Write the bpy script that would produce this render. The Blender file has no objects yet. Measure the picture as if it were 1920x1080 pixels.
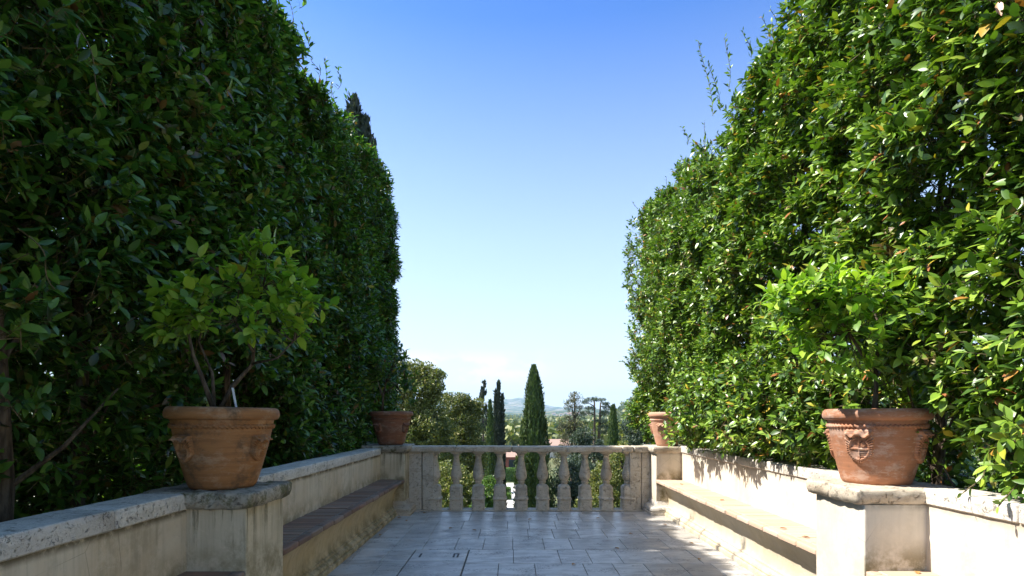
import bpy, bmesh, math, random
import numpy as np
from mathutils import Vector, noise as mnoise

random.seed(7)
rng = np.random.default_rng(11)
R = math.radians
sc = bpy.context.scene
COL = sc.collection

# ------------------------------------------------------------------ camera
F = 1050.0            # focal length in pixels of the 1920 px wide photograph
CH = 1.40             # eye height above the terrace floor
cam = bpy.data.cameras.new("camera")
cam.sensor_width = 36.0
cam.lens = 36.0 * F / 1920.0
cam.shift_x = -2 / 1920.0
cam.shift_y = 242 / 1920.0
cam.clip_start = 0.05
cam.clip_end = 30000
camo = bpy.data.objects.new("camera", cam)
camo.location = (0, 0, CH)
camo.rotation_euler = (R(90), 0, 0)
COL.objects.link(camo)
sc.camera = camo

# ------------------------------------------------------------------ light
SUN_EL, SUN_A = 51.5, 86.0     # elevation; degrees from +Y towards -X
w = bpy.data.worlds.new("World")
sc.world = w
w.use_nodes = True
nt = w.node_tree
nt.nodes.clear()
out = nt.nodes.new("ShaderNodeOutputWorld")
bg = nt.nodes.new("ShaderNodeBackground")
sky = nt.nodes.new("ShaderNodeTexSky")
sky.sky_type = 'NISHITA'
sky.sun_disc = False
sky.sun_elevation = R(SUN_EL)
sky.sun_rotation = R(-SUN_A)
sky.altitude = 100
sky.air_density = 1.0
sky.dust_density = 0.6
sky.ozone_density = 2.2
bg.inputs[1].default_value = 0.14
tc = nt.nodes.new("ShaderNodeTexCoord")
sep = nt.nodes.new("ShaderNodeSeparateXYZ")
nt.links.new(tc.outputs['Generated'], sep.inputs[0])


def wmath(op, a, b=None, c=None, clamp=False):
    n = nt.nodes.new("ShaderNodeMath")
    n.operation = op
    n.use_clamp = clamp
    for i, v in enumerate((a, b, c)):
        if v is None:
            continue
        if isinstance(v, (int, float)):
            n.inputs[i].default_value = v
        else:
            nt.links.new(v, n.inputs[i])
    return n.outputs[0]


def wrange(v, a, b, c=0.0, d=1.0):
    n = nt.nodes.new("ShaderNodeMapRange")
    n.interpolation_type = 'SMOOTHSTEP'
    nt.links.new(v, n.inputs[0])
    for i, q in enumerate((a, b, c, d)):
        n.inputs[i + 1].default_value = q
    return n.outputs[0]


# thin bright cumulus low over the valley
mp = nt.nodes.new("ShaderNodeMapping")
nt.links.new(tc.outputs['Generated'], mp.inputs[0])
mp.inputs['Scale'].default_value = (14, 14, 30)
no = nt.nodes.new("ShaderNodeTexNoise")
no.inputs['Scale'].default_value = 1.0
no.inputs['Detail'].default_value = 8
no.inputs['Roughness'].default_value = 0.62
nt.links.new(mp.outputs[0], no.inputs['Vector'])
lo = wrange(sep.outputs[2], 0.045, 0.075)
hi = wrange(sep.outputs[2], 0.09, 0.125, 1.0, 0.0)
az = wrange(sep.outputs[0], -0.02, 0.10, 1.0, 0.0)
cl = wrange(no.outputs[0], 0.42, 0.56)
fac = wmath('MULTIPLY', wmath('MULTIPLY', lo, hi), wmath('MULTIPLY', az, cl))
fac = wmath('MULTIPLY', fac, 0.9)
hs = nt.nodes.new("ShaderNodeHueSaturation")
hs.inputs['Saturation'].default_value = 1.15
hs.inputs['Value'].default_value = 1.0
nt.links.new(sky.outputs[0], hs.inputs['Color'])
mx = nt.nodes.new("ShaderNodeMix")
mx.data_type = 'RGBA'
nt.links.new(fac, mx.inputs[0])
tr_ = nt.nodes.new("ShaderNodeValToRGB")          # deeper blue high up, then a warm bright zenith added to fill the shade
cr = tr_.color_ramp
while len(cr.elements) < 4: cr.elements.new(0.5)
for e, (p, c) in zip(cr.elements, ((0.0, (0.84, 0.76, 0.77)), (0.30, (0.66, 0.65, 0.70)), (0.60, (0.31, 0.42, 0.61)), (0.84, (1.20, 1.06, 0.88)))):
    e.position = p; e.color = (*c, 1)
nt.links.new(sep.outputs[2], tr_.inputs[0])
tint = nt.nodes.new("ShaderNodeMix"); tint.data_type = 'RGBA'; tint.blend_type = 'MULTIPLY'
tint.inputs[0].default_value = 1.0
nt.links.new(hs.outputs[0], tint.inputs[6]); nt.links.new(tr_.outputs[0], tint.inputs[7])
pale = nt.nodes.new("ShaderNodeMix"); pale.data_type = 'RGBA'      # milky air low down
pr_ = nt.nodes.new("ShaderNodeMapRange")
nt.links.new(sep.outputs[2], pr_.inputs[0])
for i_, q_ in enumerate((0.0, 0.58, 0.80, 0.0)): pr_.inputs[i_ + 1].default_value = q_
nt.links.new(pr_.outputs[0], pale.inputs[0]); nt.links.new(tint.outputs[2], pale.inputs[6])
pale.inputs[7].default_value = (1.95, 2.06, 2.18, 1)
nt.links.new(pale.outputs[2], mx.inputs[6])
mx.inputs[7].default_value = (2.7, 2.65, 2.6, 1)
nt.links.new(mx.outputs[2], bg.inputs[0])
nt.links.new(bg.outputs[0], out.inputs[0])

sl = bpy.data.lights.new("sun", 'SUN')
sl.energy = 3.4
sl.angle = R(0.53)
sl.color = (1.0, 0.955, 0.88)
so = bpy.data.objects.new("sun", sl)
sd = Vector((-math.cos(R(SUN_EL)) * math.sin(R(SUN_A)), math.cos(R(SUN_EL)) * math.cos(R(SUN_A)), math.sin(R(SUN_EL))))
so.rotation_euler = sd.to_track_quat('Z', 'Y').to_euler()
so.location = (-10, 6, 14)
COL.objects.link(so)

sc.view_settings.view_transform = 'Standard'
sc.view_settings.look = 'None'
sc.view_settings.gamma = 1.0
sc.view_settings.exposure = 1.75
sc.cycles.max_bounces = 10
sc.cycles.transparent_max_bounces = 8
sc.cycles.volume_bounces = 1


def at(px, py, Y):
    """point of the place seen at a pixel of the photograph, Y metres in front of the camera"""
    return np.array(((px - 962) * Y / F, Y, CH - (py - 782) * Y / F))


# ------------------------------------------------------------------ scene helpers
def tag(o, label=None, cat=None, group=None, kind=None):
    if label: o['label'] = label
    if cat: o['category'] = cat
    if group: o['group'] = group
    if kind: o['kind'] = kind
    return o


def thing(name, label, cat, loc=(0, 0, 0), group=None):
    o = bpy.data.objects.new(name, None)
    o.empty_display_size = 0.2
    COL.objects.link(o)
    o.location = loc
    return tag(o, label, cat, group)


def world_base(p):
    v = Vector((0, 0, 0))
    while p is not None:
        v += p.location
        p = p.parent
    return v


def np_mesh(name, V, T, mat, parent=None, smooth=False, midx=None):
    """one mesh object from world-space vertices V (n,3) and triangles or quads T (m,k)"""
    V = np.asarray(V, dtype=np.float64).reshape(-1, 3)
    T = np.asarray(T, dtype=np.int32)
    if parent is not None:
        b = world_base(parent)
        V = V - np.array(b)
    me = bpy.data.meshes.new(name)
    k = T.shape[1]
    me.vertices.add(len(V))
    me.vertices.foreach_set('co', V.astype(np.float32).ravel())
    me.loops.add(T.size)
    me.loops.foreach_set('vertex_index', T.ravel())
    me.polygons.add(len(T))
    me.polygons.foreach_set('loop_start', np.arange(0, T.size, k, dtype=np.int32))
    me.polygons.foreach_set('loop_total', np.full(len(T), k, dtype=np.int32))
    for m in (mat if isinstance(mat, (list, tuple)) else [mat]):
        me.materials.append(m)
    if midx is not None:
        me.polygons.foreach_set('material_index', np.asarray(midx, dtype=np.int32))
    if smooth:
        me.polygons.foreach_set('use_smooth', np.ones(len(T), dtype=bool))
    me.update(calc_edges=True)
    o = bpy.data.objects.new(name, me)
    COL.objects.link(o)
    if parent is not None:
        o.parent = parent
    return o


class MB:
    """collects faces in world coordinates, builds one mesh object"""
    def __init__(self):
        self.v, self.f = [], []

    def add(self, vs, fs):
        b = len(self.v)
        self.v += [tuple(map(float, q)) for q in vs]
        self.f += [tuple(i + b for i in q) for q in fs]

    def box(self, x0, x1, y0, y1, z0, z1, bev=0.0):
        if bev <= 0:
            self.add([(x0, y0, z0), (x1, y0, z0), (x1, y1, z0), (x0, y1, z0), (x0, y0, z1), (x1, y0, z1), (x1, y1, z1), (x0, y1, z1)],
                     [(0, 3, 2, 1), (4, 5, 6, 7), (0, 1, 5, 4), (1, 2, 6, 5), (2, 3, 7, 6), (3, 0, 4, 7)])
        else:
            cx, cy = (x0 + x1) / 2, (y0 + y1) / 2
            hx, hy = (x1 - x0) / 2, (y1 - y0) / 2
            self.rings(cx, cy, [(hx - bev, hy - bev, z0), (hx, hy, z0 + bev), (hx, hy, z1 - bev), (hx - bev, hy - bev, z1)], r=bev)

    def rings(self, cx, cy, prof, r=0.01, nside=1, amp=0.0, fs=9.0, cap=True, dz=None):
        """loft of rounded rectangles: prof = [(half_x, half_y, z)]; optional noise wear"""
        allr = []
        pr = prof
        if dz:
            pr = [prof[0]]
            for a, b in zip(prof, prof[1:]):
                L = math.dist(a, b)
                n = max(1, int(L / dz))
                for i in range(1, n + 1):
                    t = i / n
                    pr.append(tuple(a[k] + (b[k] - a[k]) * t for k in range(3)))
        for hx, hy, z in pr:
            rr = min(r, hx * 0.9, hy * 0.9)
            pts = []
            cs = [(1, 1, 0), (-1, 1, 90), (-1, -1, 180), (1, -1, 270)]
            for ci, (sx, sy, a0) in enumerate(cs):
                for a in (0, 30, 60, 90):
                    an = R(a0 + a)
                    pts.append((sx * (hx - rr) + rr * math.cos(an), sy * (hy - rr) + rr * math.sin(an)))
                nx, ny, na = cs[(ci + 1) % 4]
                ex, ey = pts[-1]
                an = R(na)
                fx, fy = nx * (hx - rr) + rr * math.cos(an), ny * (hy - rr) + rr * math.sin(an)
                for i in range(1, nside + 1):
                    t = i / (nside + 1)
                    pts.append((ex + (fx - ex) * t, ey + (fy - ey) * t))
            allr.append([(cx + x, cy + y, z) for x, y in pts])
        n = len(allr[0])
        vs, fcs = [], []
        for ring in allr:
            vs += ring
        for i in range(len(allr) - 1):
            for j in range(n):
                k = (j + 1) % n
                fcs.append((i * n + j, i * n + k, (i + 1) * n + k, (i + 1) * n + j))
        if cap:
            # grid-less fan caps
            b = len(vs)
            vs.append((cx, cy, pr[0][2])); vs.append((cx, cy, pr[-1][2]))
            for j in range(n):
                k = (j + 1) % n
                fcs.append((b, k, j))
                fcs.append((b + 1, (len(allr) - 1) * n + j, (len(allr) - 1) * n + k))
        if amp:
            nv = []
            for p in vs:
                q = Vector(p)
                d = mnoise.noise_vector(q * fs) * amp + mnoise.noise_vector(q * fs * 3.1) * amp * 0.5
                nv.append((q.x + d.x, q.y + d.y, q.z + d.z * 0.5))
            vs = nv
        self.add(vs, fcs)

    def extrude(self, prof, y0, y1, ny=1, amp=0.0, fs=5.0):
        """closed profile [(x,z)] counter-clockwise seen from -Y, swept along Y"""
        n = len(prof)
        vs, fcs = [], []
        for i in range(ny + 1):
            y = y0 + (y1 - y0) * i / ny
            for x, z in prof:
                if amp:
                    d = mnoise.noise_vector(Vector((x, y, z)) * fs) * amp
                    vs.append((x + d.x, y, z + d.z))
                else:
                    vs.append((x, y, z))
        for i in range(ny):
            for j in range(n):
                k = (j + 1) % n
                fcs.append((i * n + j, i * n + k, (i + 1) * n + k, (i + 1) * n + j))
        fcs.append(tuple(range(n - 1, -1, -1)))
        fcs.append(tuple(ny * n + j for j in range(n)))
        self.add(vs, fcs)

    def tube(self, pts, rads, seg=7):
        pts = [Vector(p) for p in pts]
        vs, fcs = [], []
        up = Vector((0.3, 0.2, 1)).normalized()
        for i, p in enumerate(pts):
            t = (pts[min(i + 1, len(pts) - 1)] - pts[max(i - 1, 0)])
            t = t.normalized() if t.length > 1e-9 else Vector((0, 0, 1))
            u = t.cross(up)
            if u.length < 1e-3: u = t.cross(Vector((1, 0, 0)))
            u.normalize(); v = t.cross(u)
            for j in range(seg):
                a = 2 * math.pi * j / seg
                vs.append(p + (u * math.cos(a) + v * math.sin(a)) * rads[i])
        for i in range(len(pts) - 1):
            for j in range(seg):
                k = (j + 1) % seg
                fcs.append((i * seg + j, i * seg + k, (i + 1) * seg + k, (i + 1) * seg + j))
        fcs.append(tuple(range(seg)))
        fcs.append(tuple((len(pts) - 1) * seg + j for j in range(seg)))
        self.add(vs, fcs)

    def lathe(self, prof, cx, cy, seg=48):
        vs, fcs = [], []
        for r, z in prof:
            for j in range(seg):
                a = 2 * math.pi * j / seg
                vs.append((cx + r * math.cos(a), cy + r * math.sin(a), z))
        for i in range(len(prof) - 1):
            for j in range(seg):
                k = (j + 1) % seg
                fcs.append((i * seg + j, i * seg + k, (i + 1) * seg + k, (i + 1) * seg + j))
        fcs.append(tuple(range(seg - 1, -1, -1)))
        fcs.append(tuple((len(prof) - 1) * seg + j for j in range(seg)))
        self.add(vs, fcs)

    def build(self, name, mat, parent=None, smooth=False, bevel=0.0, auto=None):
        b = world_base(parent) if parent is not None else Vector((0, 0, 0))
        me = bpy.data.meshes.new(name)
        me.from_pydata([(x - b.x, y - b.y, z - b.z) for x, y, z in self.v], [], self.f)
        bm = bmesh.new(); bm.from_mesh(me)
        bmesh.ops.recalc_face_normals(bm, faces=bm.faces)
        if bevel:
            es = [e for e in bm.edges if len(e.link_faces) == 2 and e.calc_face_angle(0) > 0.5]
            bmesh.ops.bevel(bm, geom=es, offset=bevel, segments=2, affect='EDGES', clamp_overlap=True)
        if auto is not None:
            for f in bm.faces: f.smooth = True
            for e in bm.edges:
                if len(e.link_faces) == 2 and e.calc_face_angle(0) > auto: e.smooth = False
        elif smooth:
            for f in bm.faces: f.smooth = True
        bm.to_mesh(me); bm.free()
        for m in (mat if isinstance(mat, (list, tuple)) else [mat]):
            me.materials.append(m)
        o = bpy.data.objects.new(name, me)
        COL.objects.link(o)
        if parent is not None: o.parent = parent
        return o


# ------------------------------------------------------------------ material helpers
class NM:
    def __init__(self, name):
        self.m = bpy.data.materials.new(name)
        self.m.use_nodes = True
        self.t = self.m.node_tree
        self.t.nodes.clear()
        self.out = self.t.nodes.new("ShaderNodeOutputMaterial")
        self.geo = self.t.nodes.new("ShaderNodeNewGeometry")
        self.pos = self.geo.outputs['Position']
        self.isl = self.geo.outputs['Random Per Island']

    def link(self, v, s):
        if isinstance(v, bpy.types.NodeSocket):
            self.t.links.new(v, s)
        elif isinstance(v, (tuple, list)) and len(v) == 3 and s.type == 'RGBA':
            s.default_value = (*v, 1)
        else:
            s.default_value = v

    def vec(self, scale, src=None, loc=(0, 0, 0)):
        n = self.t.nodes.new("ShaderNodeMapping")
        self.link(src if src is not None else self.pos, n.inputs[0])
        n.inputs['Scale'].default_value = scale
        n.inputs['Location'].default_value = loc
        return n.outputs[0]

    def noise(self, scale=5, detail=4, rough=0.55, vec=None, dist=0.0):
        n = self.t.nodes.new("ShaderNodeTexNoise")
        self.link(vec if vec is not None else self.pos, n.inputs['Vector'])
        n.inputs['Scale'].default_value = scale
        n.inputs['Detail'].default_value = detail
        n.inputs['Roughness'].default_value = rough
        n.inputs['Distortion'].default_value = dist
        return n.outputs[0]

    def voro(self, scale=5, vec=None, feature='F1'):
        n = self.t.nodes.new("ShaderNodeTexVoronoi")
        n.feature = feature
        self.link(vec if vec is not None else self.pos, n.inputs['Vector'])
        n.inputs['Scale'].default_value = scale
        return n.outputs[0]

    def rng(self, v, a, b, c=0.0, d=1.0):
        n = self.t.nodes.new("ShaderNodeMapRange")
        n.interpolation_type = 'SMOOTHSTEP'
        self.link(v, n.inputs[0])
        for i, q in enumerate((a, b, c, d)):
            n.inputs[i + 1].default_value = q
        return n.outputs[0]

    def math(self, op, a, b=0.0, clamp=False):
        n = self.t.nodes.new("ShaderNodeMath")
        n.operation = op; n.use_clamp = clamp
        self.link(a, n.inputs[0]); self.link(b, n.inputs[1])
        return n.outputs[0]

    def mix(self, f, a, b, mode='MIX'):
        n = self.t.nodes.new("ShaderNodeMix")
        n.data_type = 'RGBA'; n.blend_type = mode
        self.link(f, n.inputs[0]); self.link(a, n.inputs[6]); self.link(b, n.inputs[7])
        return n.outputs[2]

    def ramp(self, v, stops, const=False):
        n = self.t.nodes.new("ShaderNodeValToRGB")
        cr = n.color_ramp
        if const: cr.interpolation = 'CONSTANT'
        while len(cr.elements) < len(stops): cr.elements.new(0.5)
        for e, (p, c) in zip(cr.elements, stops):
            e.position = p; e.color = (*c, 1)
        self.link(v, n.inputs[0])
        return n.outputs[0]

    def sepz(self):
        n = self.t.nodes.new("ShaderNodeSeparateXYZ")
        self.link(self.pos, n.inputs[0])
        return n.outputs

    def sepn(self):
        n = self.t.nodes.new("ShaderNodeSeparateXYZ")
        self.link(self.geo.outputs['Normal'], n.inputs[0])
        return n.outputs

    def bump(self, h, strength=0.3, dist=0.01, prev=None):
        n = self.t.nodes.new("ShaderNodeBump")
        n.inputs['Strength'].default_value = strength
        n.inputs['Distance'].default_value = dist
        self.link(h, n.inputs['Height'])
        if prev is not None: self.link(prev, n.inputs['Normal'])
        return n.outputs[0]

    def princ(self, col, rough=0.6, normal=None, spec=0.5, coat=0.0, metal=0.0):
        n = self.t.nodes.new("ShaderNodeBsdfPrincipled")
        self.link(col, n.inputs['Base Color']); self.link(rough, n.inputs['Roughness'])
        self.link(spec, n.inputs['Specular IOR Level']); n.inputs['Metallic'].default_value = metal
        n.inputs['Coat Weight'].default_value = coat
        if normal is not None: self.link(normal, n.inputs['Normal'])
        self.bs = n
        self.t.links.new(n.outputs[0], self.out.inputs[0])
        return self.m

    def translucent(self, col, fac):
        tr = self.t.nodes.new("ShaderNodeBsdfTranslucent")
        self.link(col, tr.inputs[0])
        ms = self.t.nodes.new("ShaderNodeMixShader")
        self.link(fac, ms.inputs[0])
        self.t.links.new(self.bs.outputs[0], ms.inputs[1])
        self.t.links.new(tr.outputs[0], ms.inputs[2])
        self.t.links.new(ms.outputs[0], self.out.inputs[0])
        return self.m


def leaf_mat(name, stops, rough=0.38, tfac=0.3, tint=(1.25, 1.5, 0.55), spec=0.5, dead=0.0):
    m = NM(name)
    c = m.ramp(m.isl, stops)
    v = m.noise(2.3, 2)
    c2 = m.mix(m.rng(v, 0.3, 0.7, 0.0, 0.12), c, (0.045, 0.11, 0.015))
    if dead:
        pat = m.math('MULTIPLY', m.rng(m.noise(2.6, 4, 0.7), 0.60, 0.68), m.rng(m.math('FRACT', m.math('MULTIPLY', m.isl, 37.3)), 0.35, 0.45))
        c2 = m.mix(m.math('MULTIPLY', pat, dead), c2, m.mix(m.math('FRACT', m.math('MULTIPLY', m.isl, 91.7)), (0.16, 0.075, 0.035), (0.33, 0.20, 0.12)))
    m.princ(c2, rough, None, spec)
    tcol = m.mix(1.0, c2, tint, 'MULTIPLY')
    return m.translucent(tcol, tfac)


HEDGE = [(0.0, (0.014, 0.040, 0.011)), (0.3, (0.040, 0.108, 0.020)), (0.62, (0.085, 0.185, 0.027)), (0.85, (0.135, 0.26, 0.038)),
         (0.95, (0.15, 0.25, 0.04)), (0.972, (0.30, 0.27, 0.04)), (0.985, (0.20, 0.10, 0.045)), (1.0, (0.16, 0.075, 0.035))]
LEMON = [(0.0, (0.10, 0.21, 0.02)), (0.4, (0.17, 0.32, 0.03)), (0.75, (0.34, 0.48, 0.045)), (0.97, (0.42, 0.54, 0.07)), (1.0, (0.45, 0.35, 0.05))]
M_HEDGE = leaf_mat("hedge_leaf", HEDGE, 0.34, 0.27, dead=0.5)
M_HEDGE_R = leaf_mat("sunlit_tint_hedge_leaf", [(p, tuple(v * q for v, q in zip(c, (1.95, 1.50, 1.05)))) for p, c in HEDGE], 0.36, 0.14, dead=0.85)  # left hedge's leaf colours brightened and yellowed: sunlit look put into the colour
M_LEMON = leaf_mat("lemon_leaf", LEMON, 0.42, 0.36)
M_OAK = leaf_mat("oak_leaf", [(0.0, (0.075, 0.10, 0.028)), (0.5, (0.15, 0.17, 0.040)), (0.85, (0.24, 0.235, 0.055)), (1.0, (0.32, 0.26, 0.08))], 0.55, 0.22)
M_CYP = leaf_mat("cypress_leaf", [(0.0, (0.030, 0.058, 0.015)), (0.5, (0.060, 0.100, 0.022)), (1.0, (0.12, 0.165, 0.035))], 0.6, 0.12)
M_DCYP = leaf_mat("dark_cypress_leaf", [(0.0, (0.020, 0.030, 0.020)), (0.6, (0.035, 0.045, 0.030)), (1.0, (0.065, 0.070, 0.05))], 0.6, 0.1)
M_PINE = leaf_mat("pine_needle", [(0.0, (0.05, 0.060, 0.030)), (0.6, (0.09, 0.090, 0.040)), (1.0, (0.16, 0.13, 0.06))], 0.6, 0.12)
M_CEDAR = leaf_mat("cedar_needle", [(0.0, (0.035, 0.055, 0.035)), (0.6, (0.06, 0.085, 0.05)), (1.0, (0.10, 0.13, 0.07))], 0.6, 0.12)
M_SHRUB = leaf_mat("shrub_leaf", [(0.0, (0.05, 0.10, 0.02)), (0.6, (0.10, 0.18, 0.03)), (1.0, (0.17, 0.26, 0.05))], 0.5, 0.3)


def bark(name, a, b):
    m = NM(name)
    n = m.noise(1.0, 5, 0.6, m.vec((40, 40, 9)))
    return m.princ(m.mix(m.rng(n, 0.35, 0.7), a, b), 0.85, m.bump(n, 0.6, 0.01), 0.3)


M_BARK = bark("bark", (0.05, 0.035, 0.024), (0.16, 0.12, 0.085))
M_TWIG = bark("twig_bark", (0.09, 0.07, 0.035), (0.20, 0.16, 0.08))


def stone_mat(name, base, dark, light, stain, stain_amt=0.5, moss=0.0, rough=0.75):
    m = NM(name)
    big = m.noise(1.8, 5, 0.6)
    c = m.mix(m.rng(big, 0.32, 0.68), base, light)
    band = m.noise(1.0, 6, 0.65, m.vec((5, 5, 26)))
    c = m.mix(m.rng(band, 0.5, 0.72, 0, 0.55), c, dark)
    isl = m.math('MULTIPLY_ADD', m.isl, 0.24)
    isl.node.inputs[2].default_value = 0.86
    c = m.mix(1.0, c, m.mix(1.0, (1, 1, 1), isl, 'MULTIPLY'), 'MULTIPLY')
    st = m.rng(m.noise(3.4, 8, 0.72, None, 0.4), 0.50, 0.66, 0.0, stain_amt)
    c = m.mix(st, c, stain)
    pit = m.rng(m.voro(120), 0.10, 0.24, 1.0, 0.0)
    pmask = m.rng(m.noise(14, 3), 0.46, 0.62)
    pits = m.math('MULTIPLY', pit, pmask)
    fine = m.rng(m.noise(48, 5, 0.75), 0.50, 0.66)
    holes = m.rng(m.noise(26, 6, 0.78, None, 0.5), 0.56, 0.64)
    c = m.mix(m.math('MULTIPLY', pits, 0.75), c, (0.07, 0.055, 0.04))
    c = m.mix(m.math('MULTIPLY', fine, 0.5), c, dark)
    c = m.mix(m.math('MULTIPLY', holes, 0.55), c, (0.09, 0.072, 0.05))
    if moss:
        mo = m.rng(m.noise(9, 7, 0.75), 0.48, 0.62, 0.0, moss)
        c = m.mix(mo, c, (0.10, 0.095, 0.03))
    h = m.math('SUBTRACT', m.math('MULTIPLY', m.noise(38, 6, 0.7), 0.7), m.math('ADD', pits, holes))
    nrm = m.bump(h, 0.8, 0.010)
    nrm = m.bump(m.noise(7, 4), 0.35, 0.02, nrm)
    return m.princ(c, rough, nrm, 0.35)


M_STONE = stone_mat("travertine", (0.52, 0.43, 0.32), (0.30, 0.235, 0.16), (0.60, 0.53, 0.42), (0.18, 0.145, 0.10), 0.45, 0.0)
M_STONE_MOSS = stone_mat("mossy_travertine", (0.38, 0.33, 0.25), (0.20, 0.16, 0.11), (0.48, 0.43, 0.34), (0.060, 0.055, 0.042), 0.9, 0.85)
M_COPE = stone_mat("coping_stone", (0.58, 0.53, 0.45), (0.34, 0.29, 0.23), (0.66, 0.61, 0.53), (0.23, 0.20, 0.16), 0.40, 0.0)


def plaster(name, base, warm, top_z, dirt, foot_z, foot, side_only=False):
    m = NM(name)
    s = m.sepz()
    c = m.mix(m.rng(m.noise(1.6, 5, 0.6), 0.35, 0.7), base, warm)
    c = m.mix(m.rng(m.noise(7, 6, 0.7), 0.45, 0.75, 0, 0.35), c, tuple(v * 0.72 for v in base))
    streak = m.noise(1.0, 6, 0.62, m.vec((15, 15, 0.9)))
    sm = m.rng(streak, 0.44, 0.70)
    zt = m.rng(s[2], top_z - 0.6, top_z, 0.15, 1.0)
    d = m.math('MULTIPLY', m.math('MULTIPLY', sm, zt), dirt * 0.5)
    c = m.mix(d, c, (0.15, 0.115, 0.055))
    drip = m.math('MULTIPLY', m.rng(m.noise(1.0, 7, 0.7, m.vec((26, 26, 1.6), None, (3, 5, 1))), 0.52, 0.62), m.rng(s[2], top_z - 0.45, top_z + 0.05, 0.0, 1.0))
    c = m.mix(m.math('MULTIPLY', drip, dirt * 0.85 if dirt > 0.9 else dirt * 0.3), c, (0.065, 0.062, 0.025))
    fm = m.math('MULTIPLY', m.rng(s[2], foot_z + 0.20, foot_z, 0, 1), m.rng(m.noise(6, 6, 0.7), 0.36, 0.62))
    if side_only: fm = m.math('MULTIPLY', fm, m.math('ADD', m.math('MULTIPLY', m.math('ABSOLUTE', m.sepn()[1]), 0.85), 0.15))
    c = m.mix(m.math('MULTIPLY', fm, foot), c, (0.15, 0.12, 0.045))
    edge = m.math('MULTIPLY', m.rng(s[2], top_z - 0.05, top_z - 0.008, 0, 1), m.rng(m.noise(9, 5, 0.7), 0.30, 0.55))
    c = m.mix(m.math('MULTIPLY', edge, min(1.0, dirt * 1.5)), c, (0.05, 0.042, 0.02))
    blot = m.rng(m.noise(3.3, 7, 0.72, m.vec((1, 1, 0.8), None, (9, 1, 4))), 0.52, 0.66, 0.0, 0.55 * dirt)
    c = m.mix(blot, c, (0.22, 0.175, 0.10))
    crk = m.rng(m.voro(2.1, m.vec((1, 1, 1.3)), 'DISTANCE_TO_EDGE'), 0.0, 0.006, 1.0, 0.0)
    crk = m.math('MULTIPLY', crk, m.rng(m.noise(1.7, 3), 0.5, 0.6, 0.0, 0.45))
    c = m.mix(crk, c, (0.12, 0.10, 0.07))
    pt_ = m.rng(m.noise(3.1, 8, 0.8, None, 0.6), 0.55, 0.60, 0.0, 0.22)
    c = m.mix(pt_, c, tuple(min(1, v * 1.15) for v in base))
    spot = m.rng(m.noise(60, 4, 0.7), 0.62, 0.75, 0, 0.4 * dirt)
    c = m.mix(spot, c, (0.10, 0.085, 0.05))
    nrm = m.bump(m.noise(60, 5, 0.65), 0.25, 0.004)
    nrm = m.bump(m.noise(5, 4), 0.35, 0.02, nrm)
    return m.princ(c, 0.85, nrm, 0.25)


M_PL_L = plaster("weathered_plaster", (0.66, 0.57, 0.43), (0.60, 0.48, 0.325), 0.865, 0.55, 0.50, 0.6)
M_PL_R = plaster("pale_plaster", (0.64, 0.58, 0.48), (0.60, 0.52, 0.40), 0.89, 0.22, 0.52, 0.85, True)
M_PL_P = plaster("pier_plaster", (0.60, 0.51, 0.36), (0.52, 0.42, 0.27), 0.90, 0.95, 0.50, 0.7)
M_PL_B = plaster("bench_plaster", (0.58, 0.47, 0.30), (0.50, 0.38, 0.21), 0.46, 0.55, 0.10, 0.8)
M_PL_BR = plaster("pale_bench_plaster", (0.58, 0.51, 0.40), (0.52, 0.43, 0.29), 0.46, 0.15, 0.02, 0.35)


def terracotta(name, a, b, pale, dark, dark_amt):
    m = NM(name)
    hz = m.noise(1.0, 5, 0.6, m.vec((3, 3, 42)))
    c = m.mix(m.rng(hz, 0.35, 0.68), a, b)
    c = m.mix(m.rng(m.noise(1.0, 7, 0.75, m.vec((5, 5, 9))), 0.49, 0.64, 0, 0.62), c, pale)
    scuff = m.rng(m.noise(1.0, 4, 0.6, m.vec((9, 9, 60), None, (2, 8, 5))), 0.60, 0.68, 0, 0.4)
    c = m.mix(scuff, c, pale)
    c = m.mix(m.rng(m.noise(6, 7, 0.75, m.vec((1, 1, 1), None, (3, 1, 7))), 0.48, 0.70, 0, dark_amt), c, dark)
    nrm = m.bump(m.noise(1.0, 4, 0.6, m.vec((14, 14, 120))), 0.35, 0.004)
    nrm = m.bump(m.noise(80, 4, 0.7), 0.2, 0.003, nrm)
    return m.princ(c, 0.72, nrm, 0.35)


M_POT_L = terracotta("aged_terracotta", (0.37, 0.165, 0.058), (0.28, 0.125, 0.046), (0.46, 0.30, 0.18), (0.09, 0.060, 0.035), 0.85)
M_POT_R = terracotta("terracotta", (0.40, 0.175, 0.090), (0.32, 0.140, 0.072), (0.52, 0.38, 0.30), (0.15, 0.085, 0.055), 0.6)
M_POT_F = terracotta("brown_terracotta", (0.26, 0.105, 0.055), (0.20, 0.085, 0.045), (0.36, 0.27, 0.20), (0.10, 0.06, 0.04), 0.5)
M_POT_W = terracotta("pale_terracotta", (0.50, 0.27, 0.17), (0.46, 0.24, 0.15), (0.55, 0.42, 0.33), (0.30, 0.17, 0.10), 0.3)


def brick_mat(name, stops, dirt, dirtc):
    m = NM(name)
    c = m.ramp(m.isl, stops)
    c = m.mix(m.rng(m.noise(9, 6, 0.7), 0.42, 0.68, 0, dirt), c, dirtc)
    nrm = m.bump(m.noise(50, 5, 0.7), 0.4, 0.005)
    return m.princ(c, 0.7, nrm, 0.35)


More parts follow.
